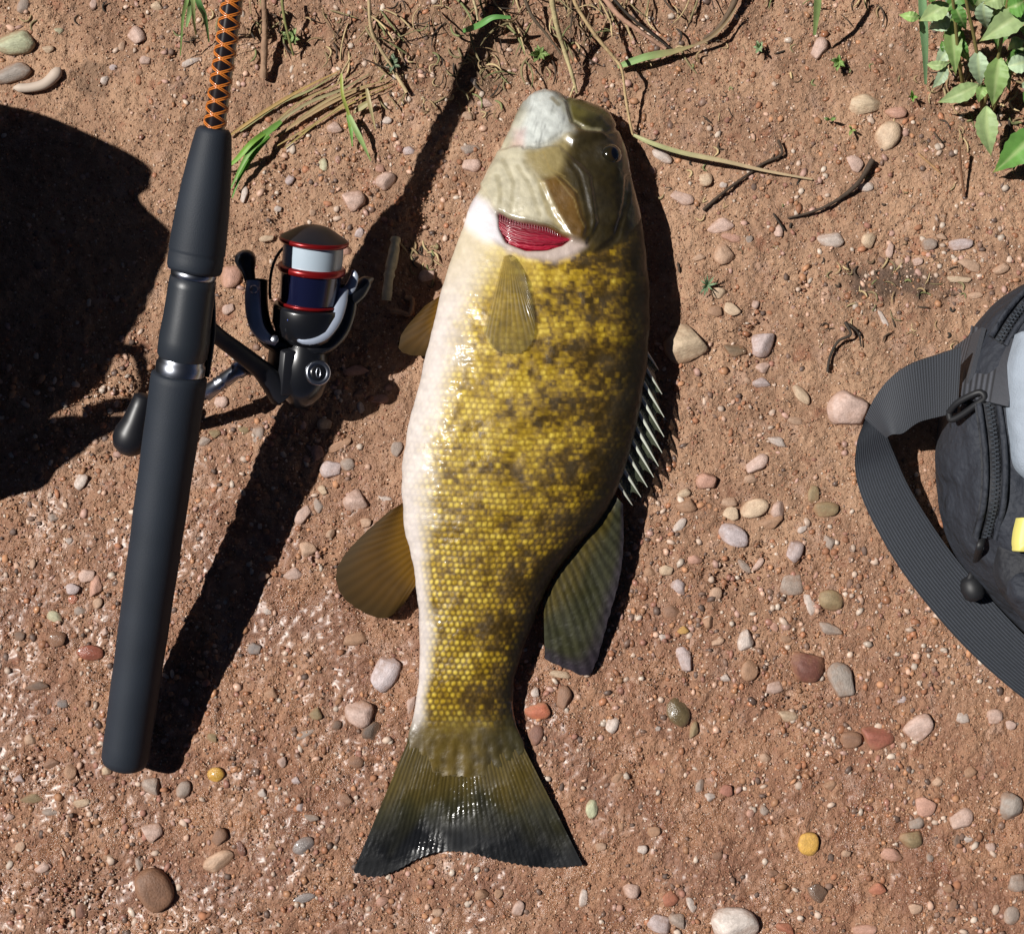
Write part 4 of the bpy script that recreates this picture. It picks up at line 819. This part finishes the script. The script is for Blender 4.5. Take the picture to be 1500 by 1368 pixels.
def ribbon(name, A, B, mat_, parent, nlen=80, nacr=41, thick=0.0011, ribs=0, colf=None, ribamp=0.0003):
    """strap between two edge polylines given as (px,py,z)"""
    Aw = spline(np.array([PW(p) for p in A]), nlen); Bw = spline(np.array([PW(p) for p in B]), nlen); q = np.linspace(0, 1, nacr)[None, :, None]
    P = Aw[:, None]*(1-q)+Bw[:, None]*q; n = np.cross(np.gradient(P, axis=0), np.gradient(P, axis=1)); n /= np.linalg.norm(n, axis=-1, keepdims=True)+1e-12
    if ribs: P = P+n*(ribamp*np.cos(q*ribs*2*math.pi))
    Lc = np.arange(nlen)[:, None]*np.ones((1, nacr)); Qc = np.ones((nlen, 1))*q[0, :, 0]
    col = colf(Lc/(nlen-1), Qc) if colf else np.broadcast_to(lin((52, 55, 62)), P.shape)
    m = MB(); m.grid(P+n*thick, col); m.grid(P-n*thick, col, flip=True)
    for e in (0, -1):
        m.grid(np.stack([P[:, e]+n[:, e]*thick, P[:, e]-n[:, e]*thick], 1), np.stack([col[:, e], col[:, e]], 1), flip=(e == 0))
    return m.build(name, mat_, parent)
def wcol(L_, Q_c):
    rib = np.cos(Q_c*17*2*math.pi)
    return lin((45, 49, 56))*(1+0.42*rib)[..., None]*(0.9+0.2*vnoise(L_*140, Q_c*40, 3))[..., None]
def wcol2(L_, Q_c):
    rib = np.cos(L_*46*2*math.pi)
    return lin((52, 55, 61))*(1+0.6*rib)[..., None]
ribbon('strap', [(1268, 612, .034), (1256, 650, .022), (1254, 690, .010), (1270, 745, .006), (1318, 832, .005), (1386, 918, .0045), (1450, 982, .0045), (1530, 1045, .0045), (1640, 1110, .0045)],
       [(1300, 585, .046), (1296, 622, .040), (1312, 668, .026), (1338, 724, .018), (1388, 802, .011), (1442, 868, .008), (1505, 935, .007), (1580, 1000, .007), (1680, 1065, .007)], M['web'], bag, nlen=240, nacr=160, ribs=17, colf=wcol, ribamp=0.00026)
ribbon('strap_end', [(1408, 508, .066), (1372, 520, .064), (1335, 533, .062), (1306, 552, .056), (1284, 580, .046), (1268, 612, .034)],
       [(1402, 604, .054), (1374, 610, .052), (1345, 618, .050), (1322, 634, .047), (1308, 636, .046), (1300, 640, .040)], M['web'], bag, nlen=280, nacr=60, colf=wcol2)
def webpatch(name, pts, dz, colf, nlen=60, nacr=40):
    (a, b, c_, d) = pts; u_ = np.linspace(0, 1, nlen)[:, None]; w_ = np.linspace(0, 1, nacr)[None]
    gx_ = (a[0]*(1-u_)+b[0]*u_)*(1-w_)+(d[0]*(1-u_)+c_[0]*u_)*w_; gy_ = (a[1]*(1-u_)+b[1]*u_)*(1-w_)+(d[1]*(1-u_)+c_[1]*u_)*w_
    z0 = [on_bag([p], dz)[0, 2] for p in pts]; z_ = (z0[0]*(1-u_)+z0[1]*u_)*(1-w_)+(z0[3]*(1-u_)+z0[2]*u_)*w_; z_ = z_+0.003*np.sin(u_*math.pi)*np.sin(w_*math.pi)
    P = W(gx_, gy_, z_); col = colf(np.broadcast_to(u_, gx_.shape), np.broadcast_to(w_, gx_.shape)); m = MB()
    n = np.cross(np.gradient(P, axis=0), np.gradient(P, axis=1)); n /= np.linalg.norm(n, axis=-1, keepdims=True); n *= np.sign(n[..., 2:].mean())
    m.grid(P+n*0.0008, col); m.grid(P-n*0.002, col, flip=True)
    for e in (0, -1):
        m.grid(np.stack([P[:, e]+n[:, e]*.0008, P[:, e]-n[:, e]*.002], 1), np.stack([col[:, e], col[:, e]], 1)); m.grid(np.stack([P[e]+n[e]*.0008, P[e]-n[e]*.002], 1), np.stack([col[e], col[e]], 1))
    return m.build(name, M['web'], bag)
def c_web3(u_, w_): return lin((60, 62, 68))*(1+0.75*np.cos(w_*9*2*math.pi)*(w_ < 0.62))[..., None]*(0.9+0.2*vnoise(u_*50, w_*30, 8))[..., None]
webpatch('webbing_tab', [(1400, 508), (1376, 596), (1412, 592), (1440, 480)], 0.004, c_web3)
webpatch('webbing_tab', [(1424, 478), (1408, 580), (1478, 596), (1496, 500)], 0.009, c_web3)
# buckle (flat black ring)
ring = spline(np.array([PW(p) for p in ((1386, 606, .058), (1400, 590, .066), (1425, 576, .074), (1440, 572, .077), (1446, 582, .077), (1430, 594, .072), (1408, 610, .064), (1390, 618, .058), (1386, 606, .058))]), 60)
rc_ = ring.mean(0); ring = rc_+(ring-rc_)*0.86; m = MB(); m.tube(ring, 0.0019, 12); m.build('buckle', M['plastic'], bag)
# zippers: tape, teeth and puller
def zipper(path, wpx, parent):
    S = spline(np.array([PW(p) for p in path]), 90); t = np.gradient(S, axis=0); t /= np.linalg.norm(t, axis=1)[:, None]; side = np.cross(t, [0.45*0, 0, 1.0]); side /= np.linalg.norm(side, axis=1)[:, None]
    m = MB(); tp = []
    for q in np.linspace(-1, 1, 13): tp.append(S+side*q*wpx*MMPX+np.array([0, 0, -0.0016*abs(q)**2]))
    m.grid(np.stack(tp, 1)); m.grid(np.stack(tp, 1)-[0, 0, 0.0018], flip=True); zt = m.build('zipper_tape', M['nylon2'], parent)
    for sg in (-1, 1):
        m = MB(); m.tube(S+side*sg*wpx*0.78*MMPX+[0, 0, 0.0006], 0.0017, 10); m.build('piping', M['nylon'], zt)
    m = MB(); Ls = np.concatenate([[0], np.cumsum(np.linalg.norm(np.diff(S, axis=0), axis=1))]); n = int(Ls[-1]/0.0012)
    for k in range(n):
        u_ = (k+0.5)/n*Ls[-1]; p = np.array([np.interp(u_, Ls, S[:, q]) for q in range(3)]); tt = np.array([np.interp(u_, Ls, t[:, q]) for q in range(3)]); ss = np.array([np.interp(u_, Ls, side[:, q]) for q in range(3)])
        sg = 1 if k % 2 else -1; h = np.cross(ss, tt)
        m.box(p+ss*sg*0.0009+[0, 0, 0.0008], tt, ss, h, [0.00042, 0.0011, 0.0006])
    m.build('zipper_teeth', mat('zip_teeth', (62, 67, 74), 0.4), zt)
    return zt
z1 = [(x, y, bag_z(x, y)+0.003) for x, y in ((1448, 590), (1455, 640), (1458, 690), (1455, 740), (1444, 788))]
zipper(z1, 17, bag)
z2 = [(x, y, bag_z(x, y)+0.004) for x, y in ((1462, 500), (1482, 468), (1505, 440), (1540, 412))]
zipper(z2, 15, bag)
pz = bag_z(1440, 790); S = spline(np.array([PW(p) for p in ((1440, 786, pz+0.004), (1434, 806, pz+0.003), (1429, 830, .030), (1421, 852, .022))]), 20)
m = MB(); m.tube(S, np.linspace(0.0020, 0.0030, 20), 12, flat=0.6); pul = m.build('zipper_puller', M['plastic'], bag)
m = MB(); bp_ = PW((1424, 861, .0205)); m.lathe(bp_-np.array([-0.3, .9, -.1])*-0.007, np.array([0.3, -0.9, 0.1]), [(-0.001, 0), (0, 0.0042), (0.003, 0.0062), (0.007, 0.0070), (0.012, 0.0062), (0.0145, 0.0036), (0.015, 0)], 24); m.build('puller_ball', M['plastic'], pul)
# grey mesh panel, yellow tag and outer pocket on top
def patch(name, poly, mat_, bulge, dz):
    P2 = spline(np.array(poly+[poly[0]], float), 97)[:-1]; cx, cy = P2.mean(0); m = MB(); G_ = []
    for f in np.linspace(1, 0.02, 14):
        x = cx+(P2[:, 0]-cx)*f; y = cy+(P2[:, 1]-cy)*f
        zb = np.array([bag_z(a, b) for a, b in zip(x[::8], y[::8])]).mean() if f == 1 else zb
        G_.append(W(x, y, zb+dz+bulge*(1-f**3)))
    G_ = np.array(G_); base_ = G_[:1].copy(); base_[..., 2] -= 0.012; G_ = np.concatenate([base_, G_])
    m.grid(G_, wrapv=True); return m.build(name, mat_, bag)
patch('mesh_panel', [(1496, 486), (1485, 530), (1482, 580), (1488, 640), (1500, 690), (1560, 720), (1640, 700), (1660, 560), (1600, 470)], M['grey'], 0.010, 0.011)
patch('pocket', [(1462, 800), (1478, 780), (1560, 790), (1640, 830), (1640, 930), (1560, 950), (1500, 900), (1466, 850)], M['nylon2'], 0.010, 0.001)
patch('pocket', [(1480, 852), (1500, 838), (1560, 850), (1600, 890), (1570, 930), (1520, 915), (1486, 880)], M['nylon'], 0.008, 0.012)
patch('tag', [(1498, 758), (1493, 780), (1492, 800), (1500, 808), (1560, 800), (1560, 760)], M['yellow'], 0.002, 0.018)

# ================================================================ PLANTS, STEMS, LITTER
def leaf_mesh(m, base, tip, wpx, z0, z1, fold=0.35, col=(130, 168, 84), bend=0.0, curl=0.004, midrib=True):
    n = 22; q = np.linspace(0, 1, n); b = np.array(base, float); t = np.array(tip, float); d = t-b; nrm = np.array([-d[1], d[0]])/np.hypot(*d)
    cx = b+d*q[:, None]+nrm*(bend*np.sin(q*math.pi))[:, None]; w = wpx*0.5*np.sin(np.clip(q, 0, 1)**0.72*math.pi)**1.25*(1+0.06*np.sin(q*38)); zz = z0+(z1-z0)*q+curl*np.sin(q*math.pi)
    ac = np.linspace(-1, 1, 9); G_ = []
    for a in ac: G_.append(W(cx[:, 0]+nrm[0]*w*a, cx[:, 1]+nrm[1]*w*a, zz+fold*w*MMPX*abs(a)+0.0006*np.sin(q*40+a*3)*abs(a)))
    G_ = np.stack(G_, 1); c_ = np.broadcast_to(lin(col), G_.shape).copy()*(0.85+0.3*vnoise(q[:, None]*9+base[0], ac[None]*3, 2))[..., None]
    if midrib: c_ = mixc(c_, lin((196, 208, 150)), np.broadcast_to((np.abs(ac) < 0.2)*0.5, G_.shape[:2]))
    c_ = mixc(c_, lin((186, 176, 104)), np.broadcast_to(sstep(0.85, 1.0, q)[:, None]*0.6, G_.shape[:2]))
    m.grid(G_, c_); m.grid(G_-[0, 0, 0.00035], c_, flip=True)
def stem(m, pts, r0, r1, col): S = spline(np.array([PW(p) for p in pts]), 18); m.tube(S, np.linspace(r0, r1, 18), 7, col=lin(col))
pr0 = GW(1452, 150); plant = empty('leafy_plant', pr0); tag(plant, 'green leafy weed with pointed leaves rooted at the bank edge', 'plant')
m = MB()
for ps in ([(1440, 178, 0.0), (1436, 120, .03), (1428, 60, .06), (1415, 0, .085), (1410, -40, .10)], [(1436, 175, 0.0), (1448, 130, .03), (1462, 85, .055), (1470, 40, .075), (1480, -30, .10)], [(1450, 170, 0.0), (1480, 110, .04), (1520, 60, .07), (1560, 10, .09)], [(1415, 150, .0), (1405, 90, .04), (1398, 20, .07), (1392, -30, .09)], [(1470, 230, .0), (1500, 200, .02), (1530, 180, .035)]):
    stem(m, ps, 0.0013, 0.0008, (150, 140, 86))
m.build('stems', M['leaf'], plant)
LV = [(1394, 30, 1400, 112, 22, .050, .042, 0), (1432, 74, 1436, 128, 24, .052, .038, 1), (1464, 82, 1454, 158, 30, .055, .040, 0), (1445, 155, 1452, 230, 28, .030, .020, 2), (1505, 14, 1434, 62, 32, .085, .072, 2), (1434, 124, 1372, 151, 22, .030, .018, 2), (1476, 98, 1520, 86, 24, .055, .050, 1), (1441, 2, 1446, 44, 22, .078, .062, 1),
      (1348, 26, 1316, 22, 13, .05, .046, 0), (1390, 6, 1345, 32, 24, .07, .056, 2), (1392, 28, 1360, 44, 24, .055, .045, 1), (1398, 6, 1416, 46, 18, .072, .060, 3), (1358, 95, 1394, 90, 12, .030, .032, 2), (1446, 124, 1433, 152, 14, .035, .028, 0), (1522, 188, 1454, 254, 38, .035, .010, 3), (1496, 218, 1485, 252, 12, .016, .008, 3), (1500, 2, 1470, 12, 30, .09, .082, 3), (1472, -6, 1440, 6, 26, .085, .080, 2),
      (1420, -30, 1426, 12, 20, .085, .075, 3), (1470, 88, 1480, 136, 14, .05, .035, 0), (1500, 60, 1476, 74, 16, .06, .05, 2), (1540, 60, 1490, 40, 26, .08, .075, 3), (1530, 110, 1492, 128, 22, .045, .035, 1), (1385, -20, 1360, 6, 20, .08, .07, 3), (1408, 58, 1422, 92, 14, .05, .035, 3), (1462, 20, 1452, 60, 16, .07, .05, 3), (1405, 40, 1416, 84, 12, .045, .03, 3), (1500, 150, 1530, 120, 20, .04, .04, 3),
      (1560, 0, 1530, 40, 30, .09, .08, 2), (1580, 100, 1540, 130, 30, .06, .05, 3), (1560, 160, 1530, 200, 28, .04, .03, 2), (1380, 60, 1386, 84, 9, .03, .026, 3)]
LC = [(160, 192, 116), (190, 212, 176), (180, 204, 142), (112, 162, 80)]
for _ in range(26):
    x0 = random.uniform(1375, 1520); y0 = random.uniform(-50, 105); a = random.uniform(0.3, 2.9); ln = random.uniform(30, 56); z0 = random.uniform(.02, .055)*(1-0.3*(y0 > 60))
    LV.append((x0, y0, x0+math.cos(a)*ln, y0+math.sin(a)*ln, random.uniform(13, 22), z0, z0-0.01, random.choice((0, 1, 2, 3, 3))))
for (x0, y0, x1, y1, w, z0, z1, k) in LV:
    m = MB(); leaf_mesh(m, (x0, y0), (x1, y1), w*1.2, z0, z1, col=np.array(LC[k])*random.uniform(0.88, 1.0), bend=random.uniform(-4, 4), curl=0.005); m.build('leaf', M['leaf'], plant)

def blade(m, pts, wpx, col, tipw=0.1, n=34, fold=0.3, col2=None):
    S = spline(np.array(pts, float), n); t = np.gradient(S[:, :2], axis=0); t /= np.linalg.norm(t, axis=1)[:, None]+1e-9; nr_ = np.stack([-t[:, 1], t[:, 0]], -1); q = np.linspace(0, 1, n)
    w = wpx*0.5*np.interp(q, [0, 0.12, 0.5, 1], [0.55, 0.9, 1.0, tipw]); G_ = []
    for a in (-1, -0.5, 0, 0.5, 1): G_.append(W(S[:, 0]+nr_[:, 0]*w*a, S[:, 1]+nr_[:, 1]*w*a, S[:, 2]+fold*w*MMPX*abs(a)))
    G_ = np.stack(G_, 1); c_ = np.broadcast_to(lin(col), G_.shape).copy()
    if col2 is not None: c_ = mixc(c_, lin(col2), np.broadcast_to(sstep(0.25, 0.75, q)[:, None], G_.shape[:2]))
    m.grid(G_, c_); m.grid(G_-[0, 0, 0.0003], c_, flip=True)
def grass(label, blades, cat='grass', name='grass_tuft', group=None):
    p = blades[0][0][0]; g0 = GW(p[0], p[1]); o = empty(name, g0); tag(o, label, cat, group)
    for b in blades:
        m = MB(); blade(m, *b); m.build('blade', M['leaf'], o)
    return o
GR = (128, 172, 86); PG = (160, 186, 118); ST = (186, 172, 126); YG = (170, 178, 90)
grass('fresh green grass blades poking out beside the fore grip', [([(412, 178, .006), (385, 200, .010), (362, 228, .012), (338, 276, .006)], 10, GR, 0.2), ([(400, 186, .005), (370, 208, .014), (344, 236, .010), (322, 250, .004)], 8, (140, 186, 80), 0.2), ([(395, 200, .004), (372, 226, .008), (352, 258, .006), (340, 290, .003)], 7, (104, 160, 66), 0.2)])
grass('thin forked grass seedling with pale green blades between rod and fish', [([(500, 108, .016), (502, 140, .014), (512, 172, .008), (517, 205, .004)], 5, YG, 0.3), ([(509, 165, .008), (520, 188, .010), (532, 212, .008), (543, 236, .003)], 8, PG, 0.15), ([(509, 168, .006), (514, 190, .006), (516, 215, .003)], 6, GR, 0.2)], 'grass')
grass('short dry straw-coloured blade lying near the forked seedling', [([(537, 130, .008), (542, 155, .008), (550, 190, .003)], 6, ST, 0.2), ([(541, 150, .006), (528, 158, .004), (518, 166, .002)], 9, (176, 166, 116), 0.2)], 'grass')
grass('bright green curved blade arching over the rod shadow', [([(678, 46, .004), (700, 38, .022), (722, 26, .028), (748, 26, .026)], 9, (112, 166, 92), 0.5)])
grass('upright pale green blade standing at the top bank', [([(1203, -60, .06), (1199, -10, .045), (1196, 25, .03), (1193, 52, .018)], 11, PG, 0.35)])
grass('tall bluish green blade beside the leafy plant', [([(1350, -40, .07), (1352, 20, .05), (1355, 70, .03), (1356, 124, .004)], 13, (150, 190, 140), 0.25)])
grass('flat light green grass leaf with a dry stem lying on the bank', [([(905, 98, .006), (945, 84, .009), (985, 76, .008), (1020, 66, .008)], 11, (150, 180, 116), 0.25, 34, 0.3, (170, 156, 112)), ([(1015, 68, .008), (1040, 56, .010), (1062, 36, .012), (1078, 12, .014)], 5, (150, 128, 96), 0.5)], 'grass')
grass('long pale bleached grass stem lying beyond the fish eye', [([(928, 198, .012), (955, 210, .014), (1000, 224, .012), (1060, 236, .010), (1120, 250, .006), (1190, 263, .003)], 7, (190, 190, 142), 0.35, 44, 0.5, (210, 188, 152))], 'dry grass', 'dry_grass')
grass('tuft of drooping narrow green blades beside the orange wrap', [([(280, -40, .05), (274, 0, .045), (268, 25, .03), (264, 82, .006)], 6, (150, 180, 110), 0.25), ([(284, -40, .055), (283, 0, .05), (284, 30, .035), (287, 52, .02)], 6, (176, 192, 128), 0.3), ([(288, -40, .05), (290, 0, .05), (300, 25, .04), (306, 62, .02)], 9, (112, 156, 92), 0.2), ([(278, -40, .06), (280, 0, .045), (277, 22, .035), (273, 40, .03)], 9, (156, 184, 124), 0.3)], 'grass tuft', 'grass_tuft')
grass('row of tan dry grass blades lying flat between the wrap and dark litter', [([(x0+random.uniform(-6, 6), y0+random.uniform(-6, 6), .0015), (x0+55+random.uniform(-5, 5), y0-36+random.uniform(-6, 6), random.uniform(.002, .004)), (x0+105, y0-64+random.uniform(-6, 6), .0035), (x0+160+random.uniform(-20, 10), y0-86+random.uniform(-8, 8), .003)], random.uniform(2.5, 5), (random.randint(158, 186), random.randint(130, 156), random.randint(92, 112)), 0.2) for x0, y0 in ((395, 195), (402, 202), (410, 208), (385, 190), (420, 212), (340, 196), (350, 190), (405, 198))], 'dry grass', 'dry_grass')
for lab, cx, cy, n_, rr_, cl_ in (('tiny grey-green seedling on open sand near the top bank', 1112, 70, 6, 10, (160, 184, 140)), ('small round-leaved seedling beside the pinkish white stone', 1228, 90, 8, 12, (140, 172, 96)), ('tiny two-leaved sprout beside the tall blade', 1337, 142, 4, 8, (132, 176, 84)), ('small leaf standing upright near the largest cream pebble', 1216, 176, 2, 11, (126, 158, 88)),
                               ('sprig of dry bluish green needles beside the fish shadow', 1036, 418, 10, 15, (126, 152, 118)), ('tiny green sprout against the largest cream pebble', 1248, 190, 3, 8, (160, 178, 104)), ('grey-green mossy sprig among dry blades', 575, 92, 10, 12, (120, 138, 112)), ('green sprig on the dark litter above the fish mouth', 790, 78, 8, 14, (126, 150, 84)), ('small pale green sprig left of the dry litter', 425, 55, 7, 14, (150, 172, 110))):
    lab = lab.replace('left of', 'beside'); g0 = GW(cx, cy); o = empty('seedling', g0); tag(o, lab, 'seedling')
    for k in range(n_):
        a = k/n_*6.28+random.uniform(-.3, .3); m = MB(); rr2 = rr_*random.uniform(0.7, 1.2); leaf_mesh(m, (cx, cy), (cx+math.cos(a)*rr2, cy+math.sin(a)*rr2*1.1), rr2*(0.2 if 'needle' in lab else 0.5), .003, random.uniform(.004, .012), col=cl_, curl=0.002); m.build('leaf', M['leaf'], o)

def twig(label, pts, r0, r1, col, name='twig', n=44, side=None):
    g0 = GW(pts[0][0], pts[0][1]); S = spline(np.array([PW(p) for p in pts]), n); m = MB(); rr_ = np.linspace(r0, r1, n)*(0.85+0.3*vnoise(np.arange(n)*0.35+pts[0][0], np.zeros(n), 4)); m.tube(S, rr_, 8, col=lin(col)*(0.85+0.3*vnoise(np.arange(n)*.5, np.zeros(n), 4))[:, None].repeat(8, 1).reshape(n, 8)[..., None] if False else lin(col))
    for sp_ in side or []:
        S2 = spline(np.array([PW(p) for p in sp_]), 20); m.tube(S2, np.linspace(r1*1.1, r1*0.5, 20), 6, col=lin(col))
    o = m.build(name, M['twig']); return tag(o, label, 'twig' if 'stem' not in name else 'stem')
twig('thin bent straw-coloured stalk leaning over the fish snout', [(838, -10, .045), (846, 12, .040), (872, 52, .032), (900, 86, .024), (911, 103, .022), (916, 140, .014), (922, 175, .008), (927, 198, .003)], .0011, .0009, (186, 160, 118))
twig('pale split stalk ending beside the fish upper lip', [(805, -20, .05), (814, 30, .035), (826, 72, .020), (838, 110, .012), (845, 136, .004)], .0019, .0009, (190, 174, 130), side=[[(838, 110, .012), (842, 122, .008), (835, 142, .004)]])
twig('dark crooked strand standing in for a shadow across open sand', [(1154, 320, .002), (1185, 312, .003), (1215, 300, .004), (1245, 280, .005), (1262, 262, .005), (1278, 235, .003)], .0006, .0017, (66, 53, 42))  # thin dark tube laid in place of a wavy cast shadow
twig('thin dark twig under the bleached grass stem', [(1030, 308, .002), (1060, 282, .003), (1090, 260, .003), (1118, 240, .003), (1145, 226, .004), (1140, 205, .005)], .0011, .0008, (64, 50, 38))
twig('bleached dry stick with dark knots lying in the reel shadow', [(580, 348, .007), (576, 375, .008), (570, 405, .008), (566, 440, .006)], .0030, .0034, (206, 196, 162), side=[])
twig('forked brown twig tip touching the pelvic fin', [(572, 456, .004), (585, 457, .005), (600, 460, .005), (604, 440, .004), (594, 436, .003)], .0014, .0016, (176, 140, 108))
twig('thick dark root coming down the bank beside the dry stem', [(1086, -20, .012), (1070, 15, .010), (1052, 42, .007), (1030, 58, .005)], .0022, .0010, (96, 78, 60))
twig('reddish stick sloping through the bank litter', [(880, -10, .012), (905, 22, .012), (935, 45, .010), (975, 72, .005)], .0018, .0012, (170, 132, 110))
twig('dark stick lying parallel to the reddish stick', [(888, -14, .02), (920, 22, .016), (955, 50, .010), (985, 74, .004)], .0011, .0007, (52, 44, 36))
twig('thin brown stalk standing below the leafy plant', [(1405, 215, .018), (1408, 250, .010), (1413, 288, .002)], .0008, .0007, (120, 84, 60))
twig('tiny tan stalk on sand below the leafy plant', [(1345, 225, .003), (1362, 240, .003), (1378, 254, .002)], .0008, .0006, (170, 132, 92))
twig('small dark curled stalk on the grey stained soil', [(1238, 472, .006), (1246, 490, .008), (1228, 500, .006), (1216, 522, .004), (1212, 545, .002)], .0009, .0008, (52, 44, 36), side=[[(1238, 472, .006), (1256, 486, .005), (1262, 508, .003)]])
twig('thin dark splinter on sand beside the bleached stem', [(1133, 313, .002), (1142, 327, .003), (1150, 338, .002)], .0006, .0006, (46, 38, 30))
twig('brown dry reed standing near the orange wrap', [(386, 0, .02), (388, 35, .014), (387, 75, .008), (386, 115, .003)], .0016, .0022, (146, 116, 92))
twig('thin dry stalk hanging over the sand near the orange wrap', [(412, -10, .02), (416, 25, .016), (424, 60, .010), (430, 82, .004)], .0009, .0006, (120, 120, 70))
twig('long thin straw stalk falling towards the pale dry husk', [(540, -10, .03), (543, 40, .022), (555, 68, .014), (572, 96, .008), (596, 136, .004)], .0010, .0012, (182, 160, 122))
twig('grey twig angled through bank litter beside the rod shadow', [(765, -10, .02), (780, 25, .015), (800, 50, .010), (822, 80, .005)], .0012, .0008, (92, 78, 62))
twig('pale straw stalk crossing the bank above the rod shadow', [(690, -10, .03), (697, 12, .025), (700, 30, .02)], .0009, .0007, (196, 180, 140))
# curved pale stone (bent like a bone)
S = spline(np.array([GW(x, y, .003) for x, y in ((22, 131), (45, 131), (66, 126), (80, 115), (90, 102))]), 24); m = MB(); m.tube(S, np.interp(np.linspace(0, 1, 24), [0, .08, .3, .6, .85, .96, 1], [0.0008, .0028, .0030, .0034, .0038, .0026, .0006]), 14, flat=0.8); 
cs = m.build('stone', M['pebble']); cs.color = lin4((206, 200, 188)); tag(cs, 'pale bent stone curved like a bone on dry sand', 'stone')
# uncountable dry litter on the bank
m = MB()
def strand(cx, cy, ln, a, r_, z, col, bendy):
    q = np.linspace(-0.5, 0.5, 7); x = cx+math.cos(a)*ln*q-math.sin(a)*bendy*(q*q-0.1)*4; y = cy+math.sin(a)*ln*q+math.cos(a)*bendy*(q*q-0.1)*4
    P = W(x, y, 0.0); P = W(x, y, np.maximum(gz(P[:, 0], P[:, 1])+0.0006, gz(P[:, 0], P[:, 1])+z*(0.4+0.8*(q+0.5)))); m.tube(P, [r_*0.5, r_, r_, r_, r_, r_*0.8, r_*0.3], 5, col=lin(col), cap=False)
lcols = [(188, 166, 124), (150, 126, 92), (110, 88, 66), (70, 56, 44), (168, 148, 110), (130, 118, 84), (52, 44, 36), (120, 124, 80)]
def litter(n, x0, x1, y0, y1, zmax, lmin=14, lmax=60):
    for _ in range(n):
        cx = random.uniform(x0, x1); cy = y0+(y1-y0)*random.random()**1.5
        strand(cx, cy, random.uniform(lmin, lmax), random.choice([random.uniform(0, 6.28), 1.4+random.gauss(0, .5)]), random.uniform(.00025, .0008), random.uniform(0.0005, zmax), random.choice(lcols), random.uniform(-8, 8))
litter(230, 480, 880, -90, 110, 0.012); litter(90, 860, 1060, -90, 90, 0.010); litter(70, 360, 500, -80, 90, 0.008, 8, 30); litter(60, 560, 740, 80, 170, 0.004, 8, 26); litter(60, 1060, 1340, -90, 40, 0.006, 10, 40)
litter(60, 1360, 1500, 100, 210, 0.006, 10, 34); litter(50, 1200, 1420, 380, 520, 0.002, 6, 22); litter(26, 590, 640, 360, 420, 0.003, 8, 24); litter(60, 900, 1400, 60, 400, 0.001, 5, 16); litter(40, 0, 330, -60, 60, 0.003, 6, 22)
lit = m.build('dry_litter', M['twig']); tag(lit, 'tangled dry grass and root litter on the bank', 'litter', kind='stuff')

# ================================================================ second bag beyond the frame: it casts the broad shadow on the sand
XB = -0.405; ct = 1/math.tan(SUN_EL)
def from_shadow(pts):
    g = W(np.array(pts, float)[:, 0], np.array(pts, float)[:, 1], 0.0); h = np.maximum((g[:, 0]-XB)/(ct*math.cos(SUN_TH)), 0.0); return np.stack([np.full(len(h), XB), g[:, 1]+h*ct*math.sin(SUN_TH), h], -1)
b0 = W(-260, 420, 0.0); pack = empty('backpack', (XB-0.05, b0[1], 0.0)); tag(pack, 'dark backpack standing on the sand with a dangling strap', 'backpack')
main = [(-214, 120), (-120, 128), (0, 152), (60, 167), (130, 196), (196, 228), (220, 246), (222, 262), (206, 276), (214, 304), (252, 345), (238, 398), (203, 470), (180, 508), (150, 556), (108, 588), (60, 621), (12, 654), (-60, 690), (-214, 770)]
def slab(name, pts, layers, mat_, n=160, zmin=0.0):
    F = from_shadow(pts); F = spline(np.vstack([F, F[:1]]), n)[:-1]; F[:, 2] = np.maximum(F[:, 2], 0); cF = F.mean(0); cF[2] *= 0.8; G_ = []
    for dx_, f in layers:
        g = cF+(F-cF)*f; g[:, 0] = XB+dx_; g[:, 2] = np.maximum(g[:, 2], zmin); G_.append(g)
    m = MB(); m.grid(np.array(G_), wrapv=True); m.build(name, mat_, pack)
slab('pack_body', main, [(0.014, 0.02), (0.014, 0.5), (0.011, 0.8), (0.006, 0.93), (0, 1.0), (-0.03, 1.0), (-0.07, 0.98), (-0.09, 0.9), (-0.10, 0.7), (-0.10, 0.02)], M['nylon2'])
band = [(-214, 850), (-100, 800), (0, 735), (62, 716), (84, 688), (150, 640), (184, 620), (178, 608), (140, 614), (100, 634), (50, 668), (0, 704), (-100, 740), (-214, 800)]
slab('pack_pocket', band, [(0.004, 0.02), (0.004, 0.9), (0, 1.0), (-0.03, 1.0), (-0.036, 0.9), (-0.036, 0.02)], M['nylon'])
for k, (pts, r_) in enumerate((([(170, 515), (190, 512), (203, 524), (206, 548), (202, 574), (188, 592), (170, 598)], 0.0034), ([(196, 516), (206, 506), (209, 516), (204, 526)], 0.0016), ([(186, 592), (150, 596), (126, 604)], 0.005))):
    F = from_shadow(pts); m = MB(); m.tube(spline(F, 40), r_, 10); m.build('strap_loop', M['plastic'], pack)
